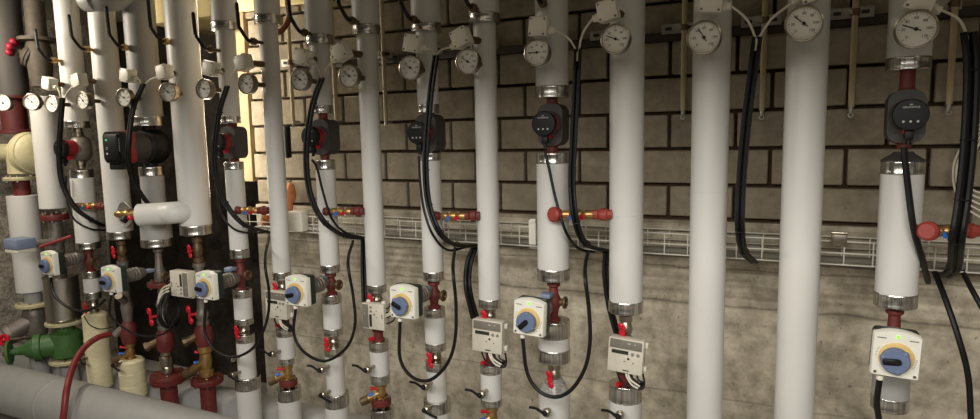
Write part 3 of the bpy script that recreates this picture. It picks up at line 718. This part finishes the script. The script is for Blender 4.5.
# bypass lines at tray height
def bypass(k, xa, xb, y, label, yb=None, cap=False):
    Yb = YP-.085; q = .8
    a = at(xa, y, Yb); b = at(xb, y if yb is None else yb, YP-.04); L = (b-a).length; d = (b-a).normalized()
    t = thing('bypass_valve', label, 'valve', a, group='bypass valves between pipe pairs')
    P = lambda s: d*(L*s)
    bx = part('brass_body', MB().lathe([(.012, L*.1), (.016, L*.14), (.016, L*.24), (.011, L*.27), (.018, L*.34), (.018, L*.44), (.011, L*.48), (.016, L*.54), (.016, L*.64), (.012, L*.7)], (0, 0, 0), d, 14), 'brass', t)
    ef = MB().lathe([(.01, -.016), (.016, -.014), (.018, -.004), (.016, .008), (.011, .012), (.01, L*.14)], (0, 0, 0), d, 18)
    if cap: ef.lathe([(.012, -.012), (.024, -.01), (.027, .0), (.027, .016), (.02, .024), (.012, .024)], (0, 0, 0), (-.45, -1, .1), 20)
    part('end_fitting', ef, 'orange' if cap else 'rust', t)
    part('end_fitting', MB().lathe([(.012, L*.64), (.016, L*.66), (.017, L*.74), (.014, L*.76), (.021, L*.8), (.022, L*.9), (.017, L*.92), (.017, L)], (0, 0, 0), d, 8), 'orange' if cap else 'rust', t)
    part('red_cap', MB().cyl(.0075, P(.5), P(.5)+Vector((0, -.024, -.01)), 12), 'handle', t)
    part('blue_cap', MB().cyl(.0065, P(.3), P(.3)+Vector((0, -.024, -.012)), 12), 'blue', t)
    part('branch', MB().cyl(.013, (0, 0, 0), (PX[k]-a.x, YP-a.y, 0), 12), 'dbrass', t)
bypass(1, 929, 978, 231, 'red and brass bypass valve at the right picture edge', cap=True)
bypass(5, 556, 612, 214.5, 'red and brass bypass valve between the fifth and fourth pipes', cap=True)
bypass(7, 437, 480, 216, 'red and brass bypass valve between the seventh and sixth pipes')
bypass(9, 327, 364, 211.5, 'red and brass bypass valve between the ninth and eighth pipes')
bypass(11, 239, 268, 210.5, 'red and brass bypass valve between the eleventh and tenth pipes')
bypass(15, 77, 106, 206, 'brass bypass valve right of the leftmost pump pipe')
# brass valve at the mouth of the elbow, on the foil disc
a = at(116, 214, YP-.15); b = at(139, 215, YP-.16); d = (b-a); L = d.length
t = thing('bypass_valve', 'brass valve with foil disc at the mouth of the white side elbow', 'valve', a)
part('brass_body', MB().lathe([(.012, 0), (.018, L*.1), (.018, L*.25), (.012, L*.3), (.024, L*.42), (.024, L*.58), (.014, L*.65), (.02, L*.75), (.02, L)], (0, 0, 0), d, 16), 'brass', t)
fd = at(125, 214.5, YP-.074)-a
part('foil_disc', MB().lathe([(.02, .0), (.056, 0), (.062, -.004), (.066, -.002), (.066, .006), (.02, .006)], fd, (.1, 1, 0), 40), 'zinc', t, 'round foil patch')
part('red_cap', MB().ball(.013, d*.8+Vector((0, -.022, -.012)), seg=10), 'handle', t)
part('dark_cap', MB().cyl(.016, d*.55, d*.55+Vector((0, -.03, -.03)), 12), 'black', t)
part('branch', MB().cyl(.02, (.03, .0, 0), (.03, .16, 0), 14), 'dbrass', t)

# ------------------------------------------------------------------ wall: tray, rail, tubes, boxes
zt1 = (zat(1.9, -.13, 244.5)+zat(.45, -.13, 222))/2; zt0 = zat(1.9, -.13, 265.5)
XT0, XT1 = -.78, 3.3
mb = MB(); r = .0024
for Y, z in ((-.13, zt1), (-.13, (zt1+zt0)/2), (-.13, zt0), (-.095, zt0), (-.06, zt0), (-.025, zt0), (-.025, (zt1+zt0)/2), (-.025, zt1)):
    mb.cyl(r*1.15, (XT0, Y, z), (XT1, Y, z), 6)
x = XT0+.03
while x < XT1:
    mb.tube([(x, -.13, zt1), (x, -.13, zt0), (x, -.025, zt0), (x, -.025, zt1)], r, 6, False); x += .082
tray = thing('cable_tray', 'white wire mesh cable tray running along the wall behind the pipes', 'cable tray')
part('wire_mesh', mb, 'wire', tray)
for x in (-.5, .3, .79, 1.6, 2.35, 3.0):
    part('bracket', MB().box((x, -.07, zt0-.006), (.035, .14, .006)).box((x, -.003, zt0+.03), (.035, .006, .09)), 'zinc', tray)
lay = MB()      # cables lying in the tray
for i in range(5):
    y = -.04-.018*i
    lay.tube([(XT0+.05, y, zt0+.009), (.2, y+random.uniform(-.006, .006), zt0+.009), (1.1, y+random.uniform(-.006, .006), zt0+.009), (2.2, y, zt0+.009), (3.1, y, zt0+.009)], .005, 6)
cb = solo('cable_run', lay, 'mgrey', 'flat run of grey cables lying in the wire tray', 'cable')

zr = zat(1.85, -.045, 17)
rail = thing('mounting_rail', 'dark mounting rail with zinc slotted plates across the block wall', 'rail', (0, 0, 0))
part('rail_channel', MB().box(((XE+XR)/2+.1, -.018, zr-.012), (XR-XE-.4, .034, .03), .002), 'rail', rail)
xs = [2.63, 2.36, 2.1, 1.87, 1.6, 1.33, 1.06, .8, .54, .28, .02, -.24, -.5]
for x in xs:
    pl = part('slotted_plate', MB().box((x, -.04, zr+.012), (.13, .006, .036), .002), 'zinc', rail)
    for dx in (-.04, .04): part('plate_slot', MB().box((x+dx, -.0435, zr+.012), (.024, .002, .012), .004, axis=1), 'ink', pl)
    part('plate_bolt', MB().cyl(.008, (x, -.043, zr+.012), (x, -.06, zr+.012), 6), 'zinc', pl)
tube_lab = ['cream tube at the far right in front of the block wall', 'cream tube left of the rightmost pump', 'cream tube between the two thick plain pipes', 'cream tube left of the third pipe from the right',
 'cream tube left of the seventh pipe from the right', 'cream tube left of the eighth pipe from the right', 'cream tube right of the tenth pipe from the right']
for (px, yb), lab in zip(((949, 104), (851, 107), (762, 110), (683, 110), (386, 121), (336.5, 121), (293.5, 121)), tube_lab):
    p = at(px, yb, -.05)
    t = thing('conduit_tube', lab, 'tube', p, group='cream vertical tubes on the block wall')
    part('tube', MB().cyl(.0095, (0, 0, 0), (0, 0, 2.49-p.z), 14), 'rod', t)
    part('end_clip', MB().cyl(.007, (0, 0, .0), (0, 0, -.02), 10).torus(.007, .0025, (0, 0, -.026), (0, 1, 0), 14, 6).box((0, .022, -.004), (.012, .045, .012), .002), 'zinc', t)
    part('pipe_clip', MB().cyl(.0135, (0, 0, zr+.0-p.z), (0, 0, zr+.022-p.z), 12), 'dbrass', t)
solo('junction_box', MB().box(at(297.5, 221, -.165), (.095, .05, .095), .008), 'white', 'white square junction box on the tray right of the tenth pipe', 'box')
p = at(290.5, 194, -.04)
solo('foam_lump', MB().ball(.046, p, (.6, .6, 1.1), 14).ball(.03, p+Vector((.012, -.01, .03)), (.8, .7, 1), 12).ball(.03, p+Vector((.0, -.012, -.06)), (.6, .7, 1.3), 12), 'foam', 'orange foam lump on the wall above the white junction box', 'foam')
p = at(266, 222, -.06)
solo('foam_lump', MB().ball(.032, p, (.9, .8, 1.1), 12).ball(.022, p+Vector((.01, -.01, .03)), seg=10), 'foam', 'small orange foam lump left of the tenth pipe at tray height', 'foam')
solo('copper_pipe', MB().tube([at(287, -12, -.14), at(288, 6, -.14), at(289, 18, -.14), at(284, 28, -.15), at(277, 33, -.17)], .013, 12), mat('brown_copper', (112, 66, 46), .45, .6, .15, 40), 'bent brown copper pipe right of the tenth pipe near the top', 'pipe')
p = at(287.5, 142, -.06)
solo('rubber_strip', MB().box(p, (.03, .03, .16), .01), 'black', 'short black upright strip on the block wall beside the tenth pipe', 'strip')
solo('cable_clip_box', MB().box(at(533, 232, -.14), (.03, .02, .1), .003).box(at(533, 221, -.152), (.022, .006, .018), .002), 'white', 'white upright clip box on the tray beside the fifth pipe', 'clip')
p = at(839, 239, -.145)
solo('splice_plate', MB().box(p, (.045, .01, .045), .003).box(p+Vector((0, -.008, .02)), (.05, .014, .008), .002), 'steel', 'shiny metal plate clamped to the tray right of a plain pipe', 'plate')
c = MB()
for i in range(5):
    o = i*.009; e = i*3.2
    c.tube([at(985, 120+e, -.05-o), at(970+e*.6, 134+e, -.06-o), at(955+e, 160+e*.4, -.06-o), at(954+e, 186-e*.3, -.07-o), at(964+e*.8, 206-e*1.2, -.07-o), at(988, 222-e*2.2, -.07-o)], .003, 8)
solo('cable_coil', c, 'whitecable', 'white cable coil hanging at the right picture edge', 'cable')

# ------------------------------------------------------------------ cables
def bundle(name, label, pts, Y, n, r, gap=None, ties=True, cat='cable', m='cable'):
    """pts: image points (x, y[, Y]); n strands side by side"""
    P = [ACT[p[1]] if p[0] == 'act' else at(p[0], p[1], p[2] if len(p) > 2 else Y) for p in pts]
    gap = r*1.25 if gap is None else gap
    t = thing(name, label, cat, P[-1]) if n > 1 or ties else None
    for i in range(n):
        off = Vector(((i-(n-1)/2)*gap, (i % 2)*r*1.6, 0))
        mb = MB().tube([p+off-(Vector(P[-1]) if t else Vector()) for p in P], r, 8)
        if t: part('strand', mb, m, t)
        else:
            return solo(name, mb, m, label, cat)
    if ties:
        for q in range(1, len(P)-1):
            d = (P[q+1]-P[q-1]).normalized()
            part('cable_tie', MB().torus(r*(.9+n*.42), .0018, P[q]-P[-1]+Vector((0, r*.7, 0)), d, 16, 6), 'black', t)
    return t
YC = YP-.12
def gl(k, m): 
    g = GLAND[k]; return g
def sensor_lead(k, end, label):
    g = GLAND[k]; e = at(end[0], end[1], YC)
    s = 1 if gauges[k][2] > 0 else -1
    mid = g.lerp(e, .5)+Vector((s*.012, 0, .008))
    solo('sensor_lead', MB().tube([g, g+Vector((s*.006, 0, -.002)), mid, e, e+Vector((0, 0, -.03))], .0035, 8), 'whitecable', label, 'cable', 'white sensor leads')
tops = {(1,): (968, 36), (3, 2): (757, 40), (5, 4): (577.5, 52), (7, 6): (435, 57), (9, 8): (322, 81), (11, 10): (227, 90), (13, 12): (143, 87), (15, 14): (62, 103)}
for ks, e in tops.items():
    for i, k in enumerate(ks): sensor_lead(k, (e[0]+(i*2-1)*1.2, e[1]), 'thin white lead of the sensor box on '+N[k])
bundle('cable_bundle', 'thick black cable bundle at the right picture edge', [(969, 32), (972, 70), (969, 140), (963, 200), (957, 240), (954, 268, -.2), (945, 276, -.09)], YC, 3, .0085)
bundle('cable_bundle', 'thick black cable bundle between the two plain right-hand pipes', [(757, 37), (753, 70), (746, 125), (741, 185), (740, 230), (744, 252, -.3), (754, 262, -.16)], YC, 3, .0065)
bundle('cable_bundle', 'black cable bundle left of the fourth pipe from the right', [(578, 49), (576, 90), (573.5, 140), (572, 185), (576, 222), (586, 244, -.33), (606, 251, -.16)], YC, 3, .006)
bundle('cable_bundle', 'black cable bundle in front of the third pump from the right', [(436, 55), (431, 90), (427, 135), (425.5, 170), (429, 205), (440, 233), (456, 245, -.3), (478, 246, -.16)], YC-.03, 3, .006)
bundle('cable_bundle', 'black cable bundle in front of the fourth pump from the right', [(322, 78), (313, 103), (307, 138), (306.5, 170), (312, 200), (325, 223), (345, 236, -.3), (366, 239, -.16)], YC-.03, 3, .0062)
bundle('cable_bundle', 'black cable bundle in front of the fifth pump from the right', [(227, 86), (219, 112), (214.5, 150), (216, 178), (225, 203), (244, 225), (268, 232, -.25), (285, 236, -.16)], YC-.03, 3, .006)
bundle('cable_bundle', 'black cable bundle in front of the big black pump', [(143, 84), (133, 108), (128, 145, -.53), (129, 168, -.5), (136, 187, -.45), (150, 207, -.39)], YC-.02, 3, .006)
bundle('cable_bundle', 'black cable bundle in front of the leftmost pump', [(62, 98), (59.5, 130), (58.5, 160), (62.5, 186), (75, 208), (91, 220, -.4), (101, 225, -.28), (110, 227, -.16)], YC-.03, 3, .0066)
# single cables
def cable(label, pts, Y=YC, r=.0055): return bundle('power_cable', label, pts, Y, 1, r, ties=False)
cable('black power cable running down from the rightmost pump', [(904, 147), (905, 160), (909, 195), (914, 230), (922, 258, -.33), (928, 282, -.15)], YP-.085, .0085)
cable('black cable hanging from the tray at lower right, inner one', [(934, 270, -.12), (945, 298, -.2), (958, 336, -.25), (968, 375, -.26), (971, 420, -.26)], r=.0085)
cable('black cable leaving the tray at the lower right edge', [(963, 272, -.12), (972, 290, -.2), (988, 318, -.25)], r=.008)
cable('black cable dropping below the rightmost actuator', [('act', 1), (877, 404), (881, 430)], YP-.19, .008)
cable('thin black cable from the second pump from the right', [(545, 151), (549, 168), (556, 200), (566, 232), (578, 248, -.25), (594, 252, -.14)], YP-.085)
cable('thin black cable from the third pump from the right', [(419, 156), (420, 180), (424, 210), (433, 235), (448, 250, -.25), (470, 246, -.14)], YP-.085, .005)
cable('thin black cable from the fourth pump from the right', [(312, 160), (317, 168), (323, 192), (332, 219), (346, 233, -.25), (362, 237, -.14)], YP-.085, .005)
cable('thin black cable from the fifth pump from the right', [(217, 168), (217, 190), (221, 213), (234, 229), (252, 233, -.25), (270, 232, -.14)], YP-.085, .005)
cable('thin black cable below the leftmost pump', [(66, 176), (67, 200), (74, 219), (88, 228, -.36), (100, 230, -.27), (110, 230, -.16)], YP-.085, .005)
cable('black cable loop hanging from the second actuator from the right', [(588, 251, -.16), (585, 272), (589, 310), (590, 342), (585, 368), (572, 389), (556, 397), (539, 391), (527, 372), ('act', 5)], YP-.2, .0068)
cable('black cable loop hanging from the third actuator from the right', [(455, 248, -.16), (453, 268), (456, 305), (455, 340), (447, 364), (430, 380), (412, 377), (400, 358), ('act', 7)], YP-.2, .0066)
cable('black cable loop hanging from the fourth actuator from the right', [(353, 241, -.16), (348, 262), (353, 295), (355, 325), (346, 348), (325, 361), (304, 352), (294, 334), ('act', 9)], YP-.2, .0062)
cable('black cable loop hanging from the fifth actuator from the right', [(269, 236, -.16), (265, 262), (269, 292), (267, 320), (255, 346), (235, 357), (216, 351), (205, 332), ('act', 11)], YP-.2, .0062)
bundle('cable_bundle', 'black cable pair dropping from tray to the rightmost meter', [(606, 250, -.16), (605, 275, -.2), (609, 305, -.22), (617, 335, -.28)], -.2, 2, .007, ties=False)
bundle('cable_bundle', 'thick black cable pair dropping from tray to the second meter', [(474, 247, -.16), (468, 264, -.2), (467, 288, -.22), (474, 318, -.3)], -.2, 2, .009, ties=False)
bundle('cable_bundle', 'black cable pair dropping from tray to the third meter', [(363, 240, -.16), (363, 268, -.22), (364, 302, -.28)], -.2, 2, .007, ties=False)
cable('thin black cable sagging between the left actuator and the foam feet', [('act', 15), (54, 294), (66, 306), (82, 311), (96, 307), (105, 300)], YP-.25, .0066)
cable('thin black cable sagging under the second actuator from the left', [('act', 13), (110, 314), (124, 328), (142, 336), (165, 333), (178, 315)], YP-.24, .005)
cable('thin black cable curving right from the left foam foot', [(84, 316), (90, 325), (100, 329), (112, 327)], YP-.1, .003)
c = MB()
for i in range(4):
    o = at(168, 312, YP-.1)
    c.torus(.075+.006*(i % 2), .006, o+Vector((.012*i, .0, .006*i)), (1, .35+.1*i, .1), 32, 8)
solo('cable_coil', c, 'cable', 'coiled black cables hanging below the sideways heat meter', 'cable')
c = MB()
for i in range(3):
    c.tube([at(169, 285+i*3, YP-.12), at(163, 288+i*3, YP-.12), at(159, 296+i*2, YP-.12), at(158+i, 304, YP-.11)], .0035, 8)
solo('sensor_lead', c, 'whitecable', 'short white leads left of the sideways heat meter', 'cable')
# dark red hose over the header
solo('hose', MB().tube([at(61, 432, -.75), at(64, 412, -.74), at(67, 388, -.70), at(74, 364, -.6), at(84, 348, -.52), at(97, 338, -.45), at(110, 334, -.38)], .0155, 12), 'hose', 'dark red rubber hose arching over the big grey header pipe', 'hose')
solo('steel_rod', MB().tube([at(40, 247, -.45), at(72, 236, -.35)], .01, 10, False), 'hose', 'short dark red rod beside the blue-grey box', 'rod')

# ------------------------------------------------------------------ header pipes at the bottom
def header(label, pa, pb, Y, r, m, x0, x1, coll=()):
    # axis height from where the upper outline is seen
    def solve(px, py):
        z = 0.5
        for _ in range(60):
            best = min(pr((at(px, py, Y).x, Y+r*math.cos(a), z+r*math.sin(a)))[1] for a in [i*PI/24 for i in range(48)])
            z += (best-py)*.002
        return z
    z = (solve(*pa)+solve(*pb))/2
    t = thing('header_pipe', label, 'pipe', (x0, Y, z))
    part('jacket', MB().cyl(r, (0, 0, 0), (x1-x0, 0, 0), 56, .004), m, t)
    for x in coll: part('jacket_band', MB().lathe([(r, -.012), (r*1.012, -.01), (r*1.012, .01), (r, .012)], (x-x0, 0, 0), (1, 0, 0), 56, caps=False), m, t)
    return t, z
ht, hz = header('big grey horizontal header pipe across the bottom left corner', (84, 384), (144, 399), -.58, .125, 'gjacket', XL+.02, 3.6, (at(58, 400, -.58).x,))
ht2, hz2 = header('second grey horizontal header pipe behind the pipe feet', (176, 380), (262, 393), -.13, .11, 'gjacket', XL+.02, 3.6)

# ------------------------------------------------------------------ far-left machinery
# polished steel cylinder on pipe 16
z1, z0 = zp(16, 279, .09), zp(16, 322, .09)
t = thing('steel_drum', 'polished steel cylinder between the left actuator and the green valve', 'cylinder', (PX[16], YP, z0))
part('shell', MB().cyl(.088, (0, 0, 0), (0, 0, z1-z0), 48, .003), 'drum', t)
part('rim', MB().torus(.087, .003, (0, 0, z1-z0), (0, 0, 1), 40, 8), 'steel', t); part('rim', MB().torus(.087, .003, (0, 0, .004), (0, 0, 1), 40, 8), 'steel', t)
# green gate valve, spindle towards lower left
zg = zp(16, 346, .08)
t = thing('gate_valve', 'green cast valve with green handwheel at the bottom left', 'valve', (PX[16], YP, zg))
part('valve_body', MB().lathe([(.06, -.085), (.08, -.07), (.082, 0), (.08, .06), (.06, .075)], (0, 0, 0), (0, 0, 1), 32).cyl(.066, (0, 0, 0), (-.1, -.12, -.01), 28, .01).cyl(.078, (-.075, -.09, -.008), (-.1, -.12, -.01), 28, .004), 'valvegreen', t)
part('bonnet', MB().lathe([(.06, 0), (.05, .03), (.026, .06), (.02, .1)], (-.1, -.12, -.01), (-.1, -.12, -.01), 24), 'valvegreen', t)
d = Vector((-.1, -.12, -.01)).normalized(); hw = Vector((-.1, -.12, -.01))+d*.12
wl = MB().torus(.062, .009, hw, d, 36, 10).cyl(.016, hw-d*.02, hw+d*.015, 14)
fm = frame(d)
for i in range(4):
    a = i*PI/2+.4; wl.cyl(.007, hw, hw+fm@Vector((.06*math.cos(a), .06*math.sin(a), 0)), 8)
part('handwheel', wl, 'valvegreen', t)
part('spindle_nut', MB().cyl(.014, hw+d*.012, hw+d*.03, 6), 'rust', t)
# strainer valve under pipe 17
zs = zp(17, 318, .08)
t = thing('strainer', 'angled metal strainer at the far left under a cream flange', 'strainer', (PX[17], YP, zs))
part('strainer_body', MB().lathe([(.05, -.14), (.06, -.1), (.062, 0), (.06, .03), (.05, .045)], (0, 0, 0), (0, 0, 1), 28).cyl(.055, (0, 0, -.02), (-.07, -.14, -.1), 24, .006), 'cast', t)
part('cap', MB().lathe([(.062, 0), (.064, .01), (.064, .03), (.058, .033), (.062, .036), (.062, .06), (.05, .07)], (-.05, -.1, -.08), (-.07, -.14, -.08), 28), 'cast', t)
part('support_leg', MB().cyl(.05, (0, 0, -.14), (0, 0, .04-zs), 24), 'gjacket', t)
p = at(4, 340, -.5)
t = thing('handwheel_valve', 'small bright red handwheel at the left picture edge', 'valve', p)
part('handwheel', MB().torus(.026, .009, (0, 0, 0), (.3, -1, .2), 24, 8).ball(.014, (0, 0, 0)).box((0, 0, 0), (.05, .008, .012), .003), 'handle', t)
part('spindle', MB().cyl(.01, (0, 0, 0), (.05, .2, -.03), 10), 'steel', t)
# cream cast pump entering from the left
zpump = zp(17, 153, .08)
t = thing('cast_pump', 'cream cast pump with flanged pipe at the left picture edge', 'pump', (PX[17], YP, zpump))
part('pump_casing', MB().lathe([(.05, .2), (.09, .19), (.112, .17), (.118, .14), (.112, .11), (.09, .1), (.06, .09)], (0, 0, 0), (1, .0, 0), 40).cyl(.06, (0, 0, 0), (0, 0, -.12), 28), 'creamcast', t)
rb = MB()
for x in (.115, .14, .165): rb.torus(.113, .007, (x, 0, 0), (1, 0, 0), 36, 8)
part('casing_rib', rb, 'creamcast', t)
part('suction_pipe', MB().cyl(.055, (.12, 0, 0), (XL+.02-PX[17], 0, 0), 32), 'creamcast', t)
z1 = zp(17, 95, .08); z0 = zp(17, 130, .08)
t = thing('pipe_spool', 'dark red flanged pipe piece above the cream cast pump', 'pipe', (PX[17], YP, z0))
h = z1-z0
part('spool', MB().lathe([(.085, -.02), (.085, .0), (.065, .005), (.065, h*.9), (.09, h*.92), (.09, h)], (0, 0, 0), (0, 0, 1), 32), 'maroon', t)
part('upper_pipe', MB().cyl(.085, (0, 0, h), (0, 0, 2.49-z0), 32), 'darkpaint', t, 'dark grey pipe above')
# angle valve on pipe 16
za_ = zp(16, 50, .06)
t = thing('angle_valve', 'dull grey slanted valve with pink-red handwheel, upper left', 'valve', (PX[16]-.05, YP+.03, za_-.02))
part('valve_body', MB().lathe([(.05, -.17), (.055, -.12), (.062, -.05), (.066, 0), (.06, .06), (.05, .08), (.095, .082), (.095, .1), (.05, .104), (.05, .3)], (0, 0, 0), (0, 0, 1), 32), 'dullcast', t)
d = Vector((-.1, -.1, .06)).normalized()
part('bonnet', MB().lathe([(.055, .01), (.055, .035), (.066, .037), (.066, .048), (.055, .05), (.066, .053), (.066, .064), (.05, .068), (.035, .085), (.014, .09), (.012, .135)], (0, 0, -.02), d+Vector((0, 0, .1)), 28), 'dullcast', t)
hw = (d+Vector((0, 0, .1))).normalized()*.14+Vector((0, 0, -.02)); fm = frame(d)
w = MB().ball(.02, hw, seg=12)
for i in range(6):
    a = i*PI/3; w.ball(.02, hw+fm@Vector((.036*math.cos(a), .036*math.sin(a), 0)), seg=10)
w.torus(.034, .012, hw, d, 24, 8)
part('handwheel', w, mat('pink_red_paint', (150, 26, 52), .5, 0, .1, 40), t, 'pink-red scalloped handwheel')
# blue-grey box
p = at(14, 245.5, YP-.24)
t = thing('control_box', 'blue-grey control box on the far-left white pipe', 'box', p)
part('box_body', MB().box((0, .03, .008), (.125, .1, .056), .006), 'bluegrey', t); part('box_base', MB().box((0, .03, -.031), (.118, .095, .02), .004), 'whitecable', t)
part('mount_stem', MB().cyl(.02, (0, .06, -.01), (.0, .2, -.01), 14), 'zinc', t)
# horizontal grey pipe at the top left, out of pipe 13
pz = at(112, -4, -.46)
t = thing('branch_pipe', 'grey horizontal pipe along the top left edge', 'pipe', (PX[13], YP, pz.z))
xl = at(87, -2, -.46).x-PX[13]
part('jacket', MB().tube([(0, -.03, .03), (-.03, -.12, .0), (-.11, -.16, 0), (xl*.6, -.16, 0), (xl, -.16, 0)], .055, 28), 'gjacket', t)
part('end_fitting', MB().cyl(.02, (xl-.03, -.16, 0), (xl+.01, -.16, 0), 16), 'dbrass', t)

# ------------------------------------------------------------------ light
def area(name, loc, rot, sx, sy, power, color):
    l = bpy.data.lights.new(name, 'AREA'); l.shape = 'RECTANGLE'; l.size = sx; l.size_y = sy; l.energy = power; l.color = color
    o = bpy.data.objects.new(name, l); COL.objects.link(o); o.location = loc; o.rotation_euler = rot; return o
def aim(o, tgt):
    o.rotation_euler = (Vector(tgt)-o.location).to_track_quat('-Z', 'Y').to_euler()
# added unseen shading duct under the ceiling that keeps the tube lamp off the upper wall (above the picture)
dz = 2.012
dd = thing('shading_blocker', 'added unseen grey shading duct under the ceiling in front of the pipes', 'blocker', (-.9, -1.8, dz))
part('blocker_body', MB().box((2.53, 0, (2.49-dz)/2), (5.06, .3, 2.49-dz), .004), 'paintgrey', dd)
a = area('lamp_tube_light', (1.3, -3.0, 2.3), (0, 0, 0), 3.4, .4, 95, (1, .965, .905)); aim(a, (1.3, -.3, 1.0))
c = area('fill_front_light', (1.9, -1.25, 2.46), (0, 0, 0), 2.6, .1, 3.2, (1, .88, .7))  # added fill that lifts the dim upper pipes, not a known fitting
b = area('lamp_left_light', (-2.05, -1.05, 2.3), (0, 0, 0), .4, .12, 17, (1, .9, .74)); aim(b, (-1.7, -.3, 1.75))
d = area('fill_wall_light', (-.95, -.15, 1.85), (0, 0, 0), .05, 1.0, 6.5, (1, .9, .74)); aim(d, (.05, .1, 1.85))  # added light hidden behind the thick pipe to brighten the left blocks
wd = bpy.data.worlds.new('world'); SC.world = wd; wd.use_nodes = True
wd.node_tree.nodes['Background'].inputs[0].default_value = (.9, .8, .65, 1); wd.node_tree.nodes['Background'].inputs[1].default_value = .03
SC.view_settings.view_transform = 'Standard'; SC.view_settings.look = 'None'; SC.view_settings.gamma = 1; SC.view_settings.exposure = 0
SC.view_settings.use_curve_mapping = False
